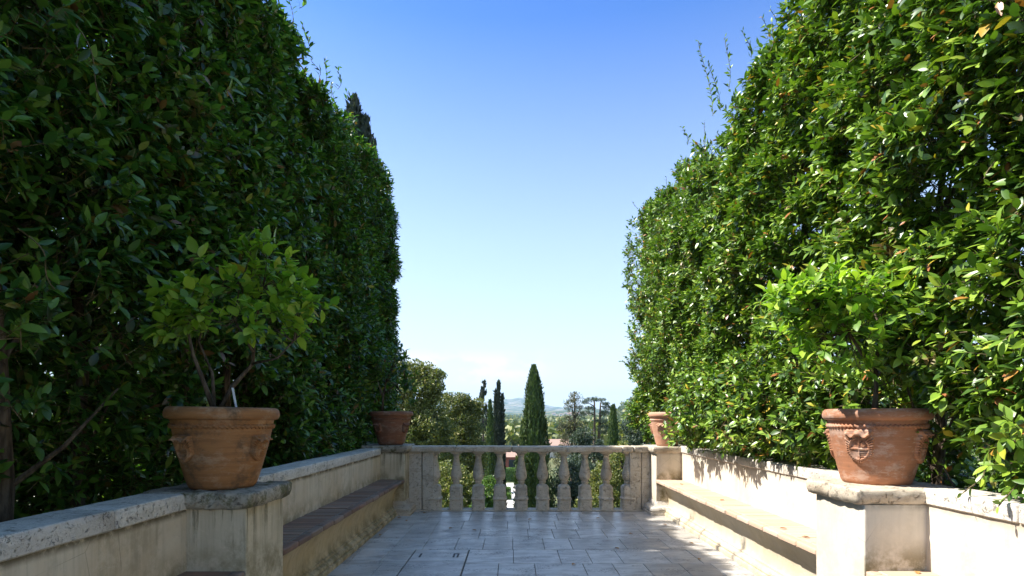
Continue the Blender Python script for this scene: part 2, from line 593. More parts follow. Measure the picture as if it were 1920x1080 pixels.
M_BRICK_L = brick_mat("dark_brick", [(0.0, (0.15, 0.085, 0.055)), (0.4, (0.24, 0.13, 0.08)), (0.7, (0.20, 0.145, 0.105)), (1.0, (0.32, 0.19, 0.125))], 0.5, (0.11, 0.085, 0.065))
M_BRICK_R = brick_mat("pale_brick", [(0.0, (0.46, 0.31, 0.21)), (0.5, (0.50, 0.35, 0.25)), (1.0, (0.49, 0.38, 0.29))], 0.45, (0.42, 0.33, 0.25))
M_MORTAR = NM("mortar"); M_MORTAR = M_MORTAR.princ(M_MORTAR.mix(M_MORTAR.rng(M_MORTAR.noise(30), 0.3, 0.7), (0.10, 0.09, 0.075), (0.20, 0.18, 0.15)), 0.9)


def floor_mat(name):
    m = NM(name)
    c = m.ramp(m.isl, [(0.0, (0.34, 0.315, 0.28)), (0.22, (0.44, 0.415, 0.38)), (0.6, (0.50, 0.475, 0.435)), (1.0, (0.56, 0.53, 0.49))])
    v = m.noise(1.0, 7, 0.68, m.vec((2.2, 7, 1)), 0.6)
    c = m.mix(m.rng(v, 0.42, 0.62, 0, 0.6), c, (0.24, 0.215, 0.185))
    pit = m.rng(m.noise(1.0, 6, 0.8, m.vec((38, 62, 1))), 0.50, 0.58)
    pm = m.rng(m.noise(1.0, 5, 0.7, m.vec((2.5, 5, 1), None, (4, 2, 0))), 0.50, 0.60)
    pits = m.math('MULTIPLY', pit, pm)
    c = m.mix(m.math('MULTIPLY', pits, 0.8), c, (0.055, 0.05, 0.045))
    c = m.mix(m.rng(m.noise(2.0, 7, 0.75), 0.53, 0.72, 0, 0.5), c, (0.14, 0.125, 0.11))
    c = m.mix(m.rng(m.noise(42, 4, 0.7), 0.60, 0.74, 0, 0.4), c, (0.10, 0.09, 0.08))
    ro = m.math('ADD', m.rng(m.noise(5, 5, 0.7), 0.3, 0.7, 0.27, 0.52), m.math('MULTIPLY', pits, 0.4), True)
    nrm = m.bump(m.math('SUBTRACT', m.math('MULTIPLY', m.noise(16, 5, 0.6), 0.5), pits), 0.22, 0.004)
    return m.princ(c, ro, nrm, 0.6)


M_FLOOR = floor_mat("travertine_paving")
M_SOIL = NM("soil"); M_SOIL = M_SOIL.princ(M_SOIL.mix(M_SOIL.rng(M_SOIL.noise(60, 5), 0.3, 0.7), (0.03, 0.02, 0.014), (0.10, 0.075, 0.05)), 0.95, M_SOIL.bump(M_SOIL.noise(70, 5), 0.8, 0.01))
M_WHITE = NM("white_plastic"); M_WHITE = M_WHITE.princ((0.75, 0.77, 0.80), 0.4)
M_DRY = NM("dry_leaf"); M_DRY = M_DRY.princ(M_DRY.ramp(M_DRY.isl, [(0, (0.20, 0.09, 0.03)), (0.5, (0.36, 0.17, 0.05)), (1, (0.45, 0.30, 0.08))]), 0.7)
M_IRON = NM("rusted_iron"); M_IRON = M_IRON.princ((0.03, 0.025, 0.02), 0.6)

# ------------------------------------------------------------------ the terrace (metres; walls along Y)
XL, XR = -1.905, 2.41            # inner faces of the parapets
PL, PR = -1.555, 2.05            # inner faces of the piers
NP0, NP1 = 3.265, 3.79           # near piers
FP0, FP1 = 8.02, 8.60            # far piers
BY = 8.35                        # front of the balustrade
BACK = -2.2


def rough_block(mb, x0, x1, y0, y1, z0, z1, bev, amp, nside=10, fs=9.0, under=0.0):
    cx, cy, hx, hy = (x0 + x1) / 2, (y0 + y1) / 2, (x1 - x0) / 2, (y1 - y0) / 2
    pr = [(hx - bev - under, hy - bev - under, z0), (hx - under * 0.6, hy - under * 0.6, z0 + bev)]
    if under: pr.append((hx, hy, z0 + (z1 - z0) * 0.45))
    pr += [(hx, hy, z1 - bev), (hx - bev * 0.4, hy - bev * 0.4, z1 - bev * 0.35), (hx - bev, hy - bev, z1), (hx * 0.5, hy * 0.5, z1), (hx * 0.1, hy * 0.1, z1)]
    mb.rings(cx, cy, pr, r=bev * 1.5, nside=nside, amp=amp, fs=fs, dz=0.03)


# floor: random-length travertine slabs laid in rows over a mortar bed
fl = MB()
y = -2.0
rr = random.Random(3)
TX0, TX1 = XL + 0.02, XR - 0.02
CO = (at(779, 1030.4, 1050 * 1.4 / 248.4)[0], at(881, 1030.4, 1050 * 1.4 / 248.4)[0])
CVX0, CVX1, CVY1 = CO[0], CO[1], 1050 * 1.4 / 248.4
CVY0 = CVY1 - 1.02
row = 0
while y < BY - 0.05:
    d = rr.choice((0.40, 0.46, 0.46, 0.54))
    if y < CVY0 < y + d + 0.15: d = CVY0 - y
    elif y < CVY1 < y + d + 0.15 and y >= CVY0 - 0.01: d = CVY1 - y
    y1 = min(y + d, BY - 0.04)
    if BY - 0.04 - y1 < 0.12: y1 = BY - 0.04
    x = TX0 - rr.uniform(0, 0.3)
    while x < TX1:
        wd = rr.choice((0.28, 0.30, 0.32, 0.34, 0.46, 0.58))
        xa, xb = max(x, TX0), min(x + wd, TX1)
        if y >= CVY0 - 0.01 and y1 <= CVY1 + 0.01:      # rows interrupted by the cover
            if xa < CVX0 < xb + 0.1: xb = CVX0; wd = CVX0 - x
            elif xa >= CVX0 - 0.001 and xa < CVX1 - 0.001:
                x = CVX1; continue
        if xb - xa > 0.03:
            g = 0.0021
            # two half-length slabs now and then, so that the cross joints do not line up
            ys = [(y, y1)]
            for ya, yb in ys:
                t = 0.0015 * rr.uniform(-1, 1)
                vs = [(xa + g, ya + g, -0.012), (xb - g, ya + g, -0.012), (xb - g, yb - g, -0.012), (xa + g, yb - g, -0.012),
                      (xa + g, ya + g, -0.003 + t), (xb - g, ya + g, -0.003), (xb - g, yb - g, -0.003 - t), (xa + g, yb - g, -0.003),
                      (xa + 2.2 * g, ya + 2.2 * g, t), (xb - 2.2 * g, ya + 2.2 * g, 0.0), (xb - 2.2 * g, yb - 2.2 * g, -t), (xa + 2.2 * g, yb - 2.2 * g, 0.0)]
                fl.add(vs, [(0, 1, 5, 4), (1, 2, 6, 5), (2, 3, 7, 6), (3, 0, 4, 7), (4, 5, 9, 8), (5, 6, 10, 9), (6, 7, 11, 10), (7, 4, 8, 11), (8, 9, 10, 11)])
        x += wd
    y = y1
    row += 1
floor = fl.build("terrace_paving", M_FLOOR)
tag(floor, "grey travertine slab paving of the terrace", None, None, 'structure')
mb = MB(); mb.box(XL - 0.3, XR + 0.3, BACK - 0.3, 8.72, -9.5, -0.0125)
tag(mb.build("terrace_base", M_MORTAR), None, None, None, 'structure')

# drain cover in the paving
cv = thing("drain_cover", "rectangular two-slab travertine drain cover with dark lifting slots set in the paving", "drain cover", ((CVX0 + CVX1) / 2, (CVY0 + CVY1) / 2, 0))
mb = MB(); mid = CVY1 - 0.475
mb.box(CVX0 + 0.014, CVX1 - 0.014, mid + 0.007, CVY1 - 0.012, -0.011, 0.001, 0.002)
mb.box(CVX0 + 0.014, CVX1 - 0.014, CVY0 + 0.010, mid - 0.007, -0.011, 0.0015, 0.002)
mb.build("slab", M_FLOOR, cv)
for sx in (0, 1):
    mb = MB()
    bx = CVX0 + 0.085 if sx == 0 else CVX1 - 0.15
    mb.box(bx, bx + 0.020, CVY1 - 0.33, CVY1 - 0.18, -0.002, 0.0035)
    if sx: mb.box(bx + 0.04, bx + 0.060, CVY1 - 0.33, CVY1 - 0.18, -0.002, 0.0035); mb.box(bx + 0.019, bx + 0.041, CVY1 - 0.20, CVY1 - 0.182, -0.002, 0.0033)
    mb.build("lifting_slot", M_IRON, cv)


def parapet(side):
    s = -1 if side == 'L' else 1
    xi = XL if side == 'L' else XR
    th = 0.235
    zt = 0.865 if side == 'L' else 0.895
    zc = 0.957 if side == 'L' else 0.985
    lab = ("weathered cream plaster parapet wall with pale stone coping in the shade at left" if side == 'L'
           else "sunlit white plaster parapet wall with pale stone coping at right")
    t = thing("parapet_wall", lab, "wall", (xi + s * th / 2, 3.0, 0))
    mb = MB()
    x0, x1 = sorted((xi, xi + s * th))
    # plaster body, slightly uneven
    n = 60
    vs, fs = [], []
    for seg in ((BACK, 8.58),):
        mb.box(x0, x1, seg[0], seg[1], -0.02, zt)
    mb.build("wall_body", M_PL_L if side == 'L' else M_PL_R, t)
    cp = MB()
    r2 = random.Random(5 if side == 'L' else 9)
    for a, b in ((BACK, NP0 + 0.01), (NP1 + 0.0, FP0 + 0.01)):
        y = a
        joints = [a]
        first = True
        while y < b - 0.5:
            y += r2.uniform(0.75, 1.35) if not (side == 'L' and first and a > 0) else 0.62
            first = False
            if b - y < 0.35: break
            joints.append(y)
        joints.append(b)
        for ja, jb in zip(joints, joints[1:]):
            dzz = r2.uniform(-0.003, 0.003)
            rough_block(cp, x0 - (0.016 if s > 0 else 0.012), x1 + (0.016 if s < 0 else 0.012), ja + 0.003, jb - 0.003, zt - 0.002, zc + dzz, 0.007, 0.004, nside=max(4, int((jb - ja) / 0.1)), fs=6)
    cp.build("coping", M_COPE, t, auto=0.6)
    return t


parapet('L'); parapet('R')


def pier(side, far):
    s = -1 if side == 'L' else 1
    y0, y1 = (FP0, FP1) if far else (NP0, NP1)
    xi = PL if side == 'L' else PR
    xo = (XL if side == 'L' else XR) + s * 0.262
    zt = {('L', 0): 0.962, ('R', 0): 0.977, ('L', 1): 0.992, ('R', 1): 0.975}[(side, int(far))]
    labs = {('L', 0): "mossy plaster pier with worn stone cap carrying the large shaded pot, nearest at left",
            ('R', 0): "bright plaster pier with chipped stone cap carrying the crested pot, nearest at right",
            ('L', 1): "far left corner pier with grey stone cap joining the balustrade, under the brown pot",
            ('R', 1): "far right corner pier with sunlit inner face joining the balustrade, under the pale pot"}
    t = thing("pier", labs[(side, int(far))], "pier", ((xi + xo) / 2, (y0 + y1) / 2, 0), "corner and middle piers of the parapets")
    x0, x1 = sorted((xi, xo))
    th = 0.10 if (side == 'L' or far) else 0.095
    mb = MB()
    cx, cy, hx, hy = (x0 + x1) / 2, (y0 + y1) / 2, (x1 - x0) / 2, (y1 - y0) / 2
    mb.rings(cx, cy, [(hx, hy, -0.01), (hx, hy, zt - th + 0.004)], r=0.008, nside=6, amp=0.0015, fs=8, dz=0.08)
    mb.build("shaft", {'L': M_PL_P, 'R': M_PL_R}[side], t, auto=0.6)
    # cap: oversailing towards the terrace and slightly along it
    cap = MB()
    ov = 0.05
    ofront = 0.045 if side == 'L' else 0.012
    xa, xb = (x0 - 0.005, x1 + ov) if side == 'L' else (x0 - ov, x1 + 0.005)
    if far: ofront = 0.03
    rough_block(cap, xa, xb, y0 - ofront, y1 + 0.045, zt - th, zt, 0.012, (0.018 if side == 'L' else 0.012) if not far else 0.009, nside=26, fs=13, under=0.022)
    cap.build("cap", M_STONE_MOSS if side == 'L' else M_STONE, t, auto=0.9)
    # moulded foot, on the terrace side
    ft = MB()
    fz = [(0.10, 0.0), (0.105, 0.045), (0.088, 0.05), (0.10, 0.07), (0.094, 0.10), (0.072, 0.118), (0.045, 0.126), (0.022, 0.15), (0.004, 0.20)]
    fy = 0.10
    ft.rings(cx, cy, [(hx + a, hy + a * 0.9, z - 0.002) for a, z in fz], r=0.03, nside=6, amp=0.002, fs=10)
    ft.build("foot", M_STONE if side == 'L' else M_COPE, t, auto=0.7)
    return t


for far in (0, 1):
    for side in ('L', 'R'):
        pier(side, far)


def bench(side, y0, y1, near):
    s = -1 if side == 'L' else 1
    xi = XL if side == 'L' else XR
    D = 0.352 if side == 'L' else 0.365     # seat depth
    labs = {('L', 0): "long dark brick-topped bench built along the left wall in the shade",
            ('R', 0): "long pale brick-topped bench built along the sunlit right wall",
            ('L', 1): "shaded brick-topped bench in front of the nearest left pier",
            ('R', 1): "sunlit brick-topped bench in front of the nearest right pier"}
    t = thing("stone_bench", labs[(side, near)], "bench", (xi - s * 0.18, (y0 + y1) / 2, 0), "benches built against the parapets")
    X = lambda u: xi - s * u
    # plinth with cove and base mouldings
    prof = [(-0.02, 0.0), (0.262, 0.0), (0.266, 0.034), (0.262, 0.046), (0.246, 0.050), (0.250, 0.066), (0.243, 0.084), (0.226, 0.096),
            (0.214, 0.100), (0.212, 0.118), (0.196, 0.124), (0.188, 0.14), (0.186, 0.20), (0.190, 0.25), (0.202, 0.30), (0.224, 0.35),
            (0.256, 0.40), (0.290, 0.435), (0.318, 0.458), (-0.02, 0.458)]
    mb = MB()
    pp = [(X(u), z) for u, z in prof]
    mb.extrude(pp, y0, y1, ny=24, amp=0.0009, fs=2.5)
    mb.build("plinth", M_PL_B if side == 'L' else M_PL_BR, t, auto=0.5)
    # brick seat: a header course and a nosing course
    br = MB()
    r3 = random.Random(21 + near + (2 if s > 0 else 0))
    y = y0
    while y < y1 - 0.02:
        wd = 0.094
        yb = min(y + wd, y1)
        g = 0.003
        dz = r3.uniform(-0.003, 0.003)
        a, b = sorted((X(-0.01), X(D - 0.068)))
        if yb - y > 0.03: br.box(a + g, b - g, y + g, yb - g, 0.462, 0.505 + dz, 0.004)
        y = yb
    y = y0
    while y < y1 - 0.02:
        yb = min(y + 0.27, y1)
        g = 0.003
        a, b = sorted((X(D - 0.068), X(D + r3.uniform(-0.004, 0.006))))
        dz = r3.uniform(-0.004, 0.002)
        if yb - y > 0.05: rough_block(br, a + g, b - g * 0.5, y + g, yb - g, 0.457, 0.505 + dz, 0.010, 0.003, nside=3, fs=20)
        y = yb
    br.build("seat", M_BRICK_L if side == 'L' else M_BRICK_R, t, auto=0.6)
    mo = MB(); a, b = sorted((X(-0.01), X(D - 0.012)))
    mo.box(a, b, y0, y1, 0.4585, 0.5005)
    mo.build("mortar_bed", M_MORTAR if side == 'L' else M_BRICK_R, t)
    return t


bench('L', NP1 + 0.002, FP0 - 0.002, 0); bench('R', NP1 + 0.002, FP0 - 0.002, 0)
bench('L', -0.6, NP0 - 0.002, 1); bench('R', -0.6, NP0 - 0.002, 1)

# ------------------------------------------------------------------ balustrade
BZ0, BZ1 = 0.016, 0.879
bl = thing("balustrade", "weathered travertine balustrade of turned balusters closing the far end of the terrace", "balustrade", (0.25, BY + 0.09, 0))
mb = MB()
rail_j = [PL - 0.0, -0.86, -0.02, 0.80, 1.62, 1.79, PR + 0.0]
r4 = random.Random(2)
for a, b in zip(rail_j, rail_j[1:]):
    rough_block(mb, a + 0.0015, b - 0.0015, BY - 0.045, BY + 0.245, BZ1 - 0.001, 0.964 + r4.uniform(-0.002, 0.002), 0.013, 0.005, nside=14, fs=8)
mb.build("handrail", M_STONE, bl, auto=0.8)
mb = MB()
rough_block(mb, PL - 0.02, PR + 0.02, BY - 0.035, BY + 0.21, -0.005, BZ0, 0.006, 0.001, nside=20)
mb.build("base_slab", M_STONE, bl, auto=0.8)
for k, (a, b) in enumerate(((767.5, 790.5), (791.8, 813.2), (1180.8, 1202), (1203.2, 1222))):
    mb = MB()
    xa, xb = (a - 962) / 125.7, (b - 962) / 125.7
    if k == 0: xa = PL - 0.01
    if k == 3: xb = PR + 0.01
    fy = BY + (0.004 if k in (1, 2) else 0.012)
    rough_block(mb, xa, xb, fy, BY + 0.185 - (0.003 if k in (0, 3) else 0), BZ0 - 0.002, BZ1 + 0.002, 0.006, 0.003, nside=4, fs=9)
    mb.build("end_slab", M_STONE, bl, auto=0.7)


def baluster_mesh():
    n = 32
    # (half width, squareness 0 round .. 1 square, z)
    P = [(0.096, 1, 0.0), (0.094, 1, 0.02), (0.091, 1, 0.13), (0.091, 1, 0.142), (0.102, 1, 0.150), (0.104, 1, 0.165), (0.099, 1, 0.178), (0.090, 1, 0.184),
         (0.0885, 1, 0.20), (0.0875, 1, 0.325), (0.083, 0.95, 0.345), (0.070, 0.8, 0.362), (0.056, 0.4, 0.372), (0.046, 0, 0.380), (0.044, 0, 0.392), (0.050, 0, 0.400),
         (0.053, 0, 0.410), (0.049, 0, 0.420), (0.044, 0, 0.426), (0.052, 0, 0.436), (0.067, 0, 0.455), (0.077, 0, 0.480), (0.080, 0, 0.505), (0.079, 0, 0.53), (0.073, 0, 0.57),
         (0.063, 0, 0.62), (0.052, 0, 0.68), (0.043, 0, 0.73), (0.038, 0, 0.772), (0.039, 0, 0.79), (0.047, 0, 0.80), (0.049, 0, 0.808), (0.044, 0, 0.814), (0.052, 0.2, 0.824), (0.068, 0.6, 0.836),
         (0.080, 1, 0.842), (0.083, 1, 0.848), (0.083, 1, 0.866)]
    vs, fs = [], []
    for h, q, z in P:
        h *= 1.07 if 0.40 < z < 0.81 else 1.03
        for j in range(n):
            a = 2 * math.pi * (j + 0.5) / n
            c, s_ = math.cos(a), math.sin(a)
            k = 1 / max(abs(c), abs(s_))
            k = min(k, 1.36)
            rr_ = h * (1 + (k - 1) * q)
            vs.append((rr_ * c, rr_ * s_, z))
    for i in range(len(P) - 1):
        for j in range(n):
            k = (j + 1) % n
            fs.append((i * n + j, i * n + k, (i + 1) * n + k, (i + 1) * n + j))
    fs.append(tuple(range(n - 1, -1, -1)))
    fs.append(tuple((len(P) - 1) * n + j for j in range(n)))
    return vs, fs


bvs, bfs = baluster_mesh()
bcs = [813.7, 854.3, 896.0, 936.9, 977.5, 1018.0, 1058.7, 1098.0, 1138.5, 1179.4]
for k, bx in enumerate(bcs):
    cx = (bx - 962) / 125.7
    sd_ = rng.uniform(0, 50)
    vv = []
    for q in bvs:
        q = Vector(q)
        d = mnoise.noise_vector(q * 14 + Vector((sd_, 0, 0))) * 0.0035 + mnoise.noise_vector(q * 5 + Vector((0, sd_, 0))) * 0.003
        vv.append((q.x + d.x + cx, q.y + d.y + BY + 0.098, q.z * 1.0 + BZ0 - 0.002 + (0.001 if q.z > 0.5 else 0)))
    mb = MB(); mb.add(vv, bfs)
    ob = mb.build("baluster", M_STONE, bl, auto=0.9)


# ------------------------------------------------------------------ flower pots
def pot(name, cx, cy, z0, rb, rt, h, mat, label, crest_a, crest_w=0.17, seg=96, tilt=0.0, group="terracotta pots on the piers"):
    t = thing(name, label, "flower pot", (cx, cy, z0), group)
    rim = 0.155 * h
    body_top = h - rim
    rbt = rt * 0.90

    def rad(z):          # outside radius at height z above the base
        u = z / body_top
        return rb + (rbt - rb) * (u ** 0.80) * (1.0 + 0.045 * math.sin(math.pi * u))
    P = [(rb - 0.012, 0.0), (rb, 0.006)]
    for i in range(1, 26):
        z = 0.006 + (body_top - 0.006) * i / 25
        P.append((rad(z), z))
    r0 = P[-1][0]
    P += [(r0 + 0.004, body_top + 0.002), (rt - 0.018, body_top + 0.004), (rt - 0.006, body_top + 0.010), (rt, body_top + 0.3 * rim), (rt + 0.001, body_top + 0.55 * rim),
          (rt - 0.004, body_top + 0.8 * rim), (rt - 0.014, body_top + 0.95 * rim), (rt - 0.03, h), (rt - 0.045, h - 0.004), (rt - 0.052, h - 0.02), (rt - 0.06, h - 0.10)]
    mb = MB(); mb.lathe([(a, z0 + b) for a, b in P], cx, cy, seg)
    mb.build("pot_body", mat, t, auto=0.8)
    # twisted rope moulding under the rim
    mb = MB()
    zb = body_top - 0.075 * h
    rbnd = rad(zb)
    nb = 64
    vs, fs = [], []
    sg = nb * 4
    for i in range(sg):
        a = 2 * math.pi * i / sg
        bump = 0.0045 * math.sin(nb * a)
        for j in range(8):
            b = 2 * math.pi * j / 8
            ph = 0.0045 * math.sin(nb * a + 2.2 * math.sin(b))
            q = 0.0100 + ph * 1.3
            r_ = rbnd + 0.001 + math.cos(b) * q
            vs.append((cx + r_ * math.cos(a), cy + r_ * math.sin(a), z0 + zb + math.sin(b) * q * 1.15))
    for i in range(sg):
        for j in range(8):
            fs.append((i * 8 + j, ((i + 1) % sg) * 8 + j, ((i + 1) % sg) * 8 + (j + 1) % 8, i * 8 + (j + 1) % 8))
    mb.add(vs, fs)
    mb.build("rope_moulding", mat, t, smooth=True)
    # coats of arms in relief
    nu, nv = 56, 66
    W, Hh = crest_w, crest_w * 1.18
    zc = body_top * 0.60
    uu = np.linspace(-1, 1, nu); vv = np.linspace(-1, 1, nv)
    U, V = np.meshgrid(uu, vv)
    ang = np.arctan2(V + 0.05, U)
    # outline: shield, broad shoulders, pointed at the bottom
    wprof = np.where(V > 0.55, 0.92 - 0.28 * ((V - 0.55) / 0.45) ** 2 + 0.10 * np.cos(V * 14), np.where(V > -0.35, 0.86 + 0.06 * V, 0.84 - 0.95 * ((-V - 0.35) / 0.65) ** 1.7))
    wprof = np.maximum(wprof, 0.0)
    d = (np.abs(U) / np.maximum(wprof, 1e-3))
    inside = 1 - np.clip((d - 0.90) / 0.10, 0, 1)
    inside *= 1 - np.clip((np.abs(V) - 0.93) / 0.07, 0, 1)
    inner = np.sqrt((U / 0.56) ** 2 + ((V + 0.10) / 0.60) ** 2)
    Hf = 0.011 * np.ones_like(U)
    ribs = 0.5 + 0.5 * np.cos(ang * 34)
    border = (inner > 1.12)
    Hf = np.where(border, 0.011 + 0.010 * ribs, Hf)
    Hf = np.where((inner <= 1.12) & (inner > 0.95), 0.020, Hf)
    fieldm = inner <= 0.95
    cross = (np.abs(U) < 0.05) | (np.abs(V + 0.10) < 0.045)
    bars = (U > 0) & (V < -0.1) & (((V * 9) % 1.0) < 0.5)
    fig = (U > 0.05) & (V > -0.02) & (((U - 0.26) / 0.13) ** 2 + ((V - 0.14) / 0.20) ** 2 < 1)
    Hf = np.where(fieldm, 0.010 + 0.006 * cross + 0.006 * bars + 0.008 * fig, Hf)
    top = (V > 0.52) & (np.abs(U) < 0.62)
    rib = (np.cos(U * 9) * 0.12 + 0.68)
    Hf = np.where(top, 0.014 + 0.016 * np.exp(-((V - rib) / 0.09) ** 2), Hf)
    for cxx, cyy, rr_ in ((0, 0.74, 0.12), (-0.66, 0.74, 0.10), (0.66, 0.74, 0.10)):
        g = np.exp(-(((U - cxx) / rr_) ** 2 + ((V - cyy) / (rr_ * 0.9)) ** 2))
        Hf = Hf + 0.014 * g
    Hf = Hf * inside * (crest_w / 0.17 if crest_w > 0.16 else 1.5) - 0.0025 * (1 - inside)
    for ca in crest_a:
        VV = []
        for i in range(nv):
            z = zc + vv[i] * Hh / 2
            r_ = rad(z)
            for j in range(nu):
                a = ca + uu[j] * W / 2 / rad(zc)
                q = r_ + Hf[i, j]
                VV.append((cx + q * math.cos(a), cy + q * math.sin(a), z0 + z + Hf[i, j] * -0.2))
        FF = [(i * nu + j, i * nu + j + 1, (i + 1) * nu + j + 1, (i + 1) * nu + j) for i in range(nv - 1) for j in range(nu - 1)
              if max(inside[i, j], inside[i + 1, j], inside[i, j + 1], inside[i + 1, j + 1]) > 0]
        np_mesh("crest", VV, FF, mat, t, smooth=True)
    mb = MB(); mb.rings(cx, cy, [(rt - 0.058, rt - 0.058, z0 + h - 0.06), (rt - 0.058, rt - 0.058, z0 + h - 0.035)], r=rt - 0.058, nside=2, amp=0.006, fs=20)
    mb.build("soil", M_SOIL, t)
    if tilt: t.rotation_euler = (0, tilt, 0)
    return t


PLX, PLY = -1.825, 3.52
PRX, PRY = 2.352, 3.63
view_l = math.atan2(-PLY, -PLX); view_r = math.atan2(-PRY, -PRX)
pot("terracotta_pot", PLX, PLY, 0.961, 0.184, 0.325, 0.500, M_POT_L, "large dark orange terracotta pot with a white-tagged lemon tree on the mossy near left pier",
    [view_l - R(50), view_l + R(47), view_l + R(137), view_l - R(140)], 0.14, tilt=R(0.7))
pot("terracotta_pot", PRX, PRY, 0.975, 0.190, 0.306, 0.478, M_POT_R, "large sunlit orange terracotta pot showing its coat of arms on the near right pier",
    [view_r - R(20), view_r + R(72), view_r + R(160), view_r - R(110)], 0.185)
FLX, FLY = -1.806, 8.30
FRX, FRY = 2.284, 8.30
vfl = math.atan2(-FLY, -FLX); vfr = math.atan2(-FRY, -FRX)
pot("terracotta_pot", FLX, FLY, 0.990, 0.176, 0.320, 0.495, M_POT_F, "brown terracotta pot holding a spindly bush on the far left corner pier",
    [vfl - R(45), vfl + R(50), vfl + R(140), vfl - R(135)], 0.13, 64)
pot("terracotta_pot", FRX, FRY, 0.973, 0.150, 0.272, 0.50, M_POT_W, "pale sunlit terracotta pot half hidden by hedge leaves on the far right corner pier",
    [vfr - R(22), vfr + R(68), vfr + R(158), vfr - R(112)], 0.14, 64)


# ------------------------------------------------------------------ leaves
def leaf_template(stations, wd, fold=0.18, droop=0.16):
    v = [(0, 0, 0)]
    tr = []
    for x, yw in stations:
        z = -droop * x * x
        v += [(x, yw * wd, z + fold * yw * wd), (x, 0, z), (x, -yw * wd, z + fold * yw * wd)]
    v.append((1, 0, -droop))
    n = len(stations); tip = len(v) - 1
    tr += [(0, 2, 1), (0, 3, 2)]
    for i in range(n - 1):
        a, b = 1 + 3 * i, 4 + 3 * i
        tr += [(a, a + 1, b + 1), (a, b + 1, b), (a + 1, a + 2, b + 2), (a + 1, b + 2, b + 1)]
    a = 1 + 3 * (n - 1)
    tr += [(a, a + 1, tip), (a + 1, a + 2, tip)]
    return np.array(v, float), np.array(tr, np.int32)


ST4 = [(0.10, 0.42), (0.34, 0.98), (0.62, 0.92), (0.86, 0.45)]
ST2 = [(0.28, 0.95), (0.66, 0.85)]
ST1 = [(0.45, 1.0)]


def norm(a):
    return a / np.maximum(np.linalg.norm(a, axis=1, keepdims=True), 1e-9)


def leaves_geom(P, D, N, L, tmpl, wscale=None):
    tv, tt = tmpl
    D = norm(D)
    S = norm(np.cross(N, D))
    N = np.cross(D, S)
    n, m = len(P), len(tv)
    ws = np.ones(n) if wscale is None else wscale
    V = (P[:, None, :] + D[:, None, :] * (tv[None, :, 0:1] * L[:, None, None]) +
         S[:, None, :] * (tv[None, :, 1:2] * (L * ws)[:, None, None]) + N[:, None, :] * (tv[None, :, 2:3] * L[:, None, None]))
    T = tt[None] + (np.arange(n) * m)[:, None, None]
    return V.reshape(-1, 3), T.reshape(-1, 3).astype(np.int32)


def sprigs(P, D, L, k, leaf, spread=0.9, droop=0.25, jitter=0.25):
    """leaf positions, directions, normals, lengths spiralling round twigs"""
    n = len(P)
    D = norm(D)
    ref = norm(rng.normal(size=(n, 3)))
    U = norm(np.cross(D, ref)); W = np.cross(D, U)
    ph = rng.uniform(0, 6.28, n)
    o = [[], [], [], []]
    for j in range(k):
        t = (j + 0.35) / k
        a = ph + j * 2.4
        rad = U * np.cos(a)[:, None] + W * np.sin(a)[:, None]
        pos = P + D * (L * t)[:, None]
        ld = norm(D * (0.25 + 0.9 * t) + rad * (spread * (1.15 - 0.55 * t)) + np.array((0, 0, -droop)) + rng.normal(size=(n, 3)) * jitter)
        nn = norm(D * 0.8 + np.array((0, 0, 0.55)) + rng.normal(size=(n, 3)) * 0.30)
        o[0].append(pos); o[1].append(ld); o[2].append(nn); o[3].append(leaf * rng.uniform(0.5, 1.2, n))
    return [np.concatenate(q) for q in o]


def twig_geom(P, D, L, r=0.0022):
    D = norm(D)
    n = len(P)
    ref = norm(rng.normal(size=(n, 3)))
    U = norm(np.cross(D, ref)); W = np.cross(D, U)
    ang = np.array([0, 2.094, 4.189])
    ring = (U[:, None, :] * np.cos(ang)[None, :, None] + W[:, None, :] * np.sin(ang)[None, :, None])
    A = (P - D * (L * 0.8)[:, None])[:, None, :] + ring * r * 1.4
    B = (P + D * L[:, None])[:, None, :] + ring * r * 0.6
    V = np.concatenate([A, B], axis=1).reshape(-1, 3)
    t = np.array([(0, 1, 4), (0, 4, 3), (1, 2, 5), (1, 5, 4), (2, 0, 3), (2, 3, 5)])
    T = (t[None] + (np.arange(n) * 6)[:, None, None]).reshape(-1, 3)
    return V, T.astype(np.int32)


def cat_geom(gs):
    Vs, Ts, b = [], [], 0
    for V, T in gs:
        Vs.append(V); Ts.append(T + b); b += len(V)
    return np.concatenate(Vs), np.concatenate(Ts)


# vectorised value noise
_H = rng.uniform(0, 1, (64, 64, 64))


def vnoise(P, s):
    Q = P * s
    I = np.floor(Q).astype(int); f = Q - I; f = f * f * (3 - 2 * f)
    r_ = 0
    for dx in (0, 1):
        for dy in (0, 1):
            for dz in (0, 1):
                h = _H[(I[:, 0] + dx) % 64, (I[:, 1] + dy) % 64, (I[:, 2] + dz) % 64]
                wt = (f[:, 0] if dx else 1 - f[:, 0]) * (f[:, 1] if dy else 1 - f[:, 1]) * (f[:, 2] if dz else 1 - f[:, 2])
                r_ = r_ + h * wt
    return r_


def in_frame(P, m=60):
    px = 962 + F * P[:, 0] / np.maximum(P[:, 1], 0.01)
    py = 782 - F * (P[:, 2] - CH) / np.maximum(P[:, 1], 0.01)
    return (P[:, 1] > 0.3) & (px > -m) & (px < 1920 + m) & (py > -m) & (py < 1080 + m)


def foliage_lod(P, D, N, L, wd, near=4.6, mid=8.0):
    d = np.linalg.norm(P - np.array((0, 0, CH)), axis=1)
    gs = []
    for lo_, hi_, st in ((0, near, ST4), (near, mid, ST2), (mid, 1e9, ST1)):
        k = (d >= lo_) & (d < hi_)
        if k.any():
            gs.append(leaves_geom(P[k], D[k], N[k], L[k], leaf_template(st, wd), rng.uniform(0.8, 1.25, k.sum())))
    return cat_geom(gs)


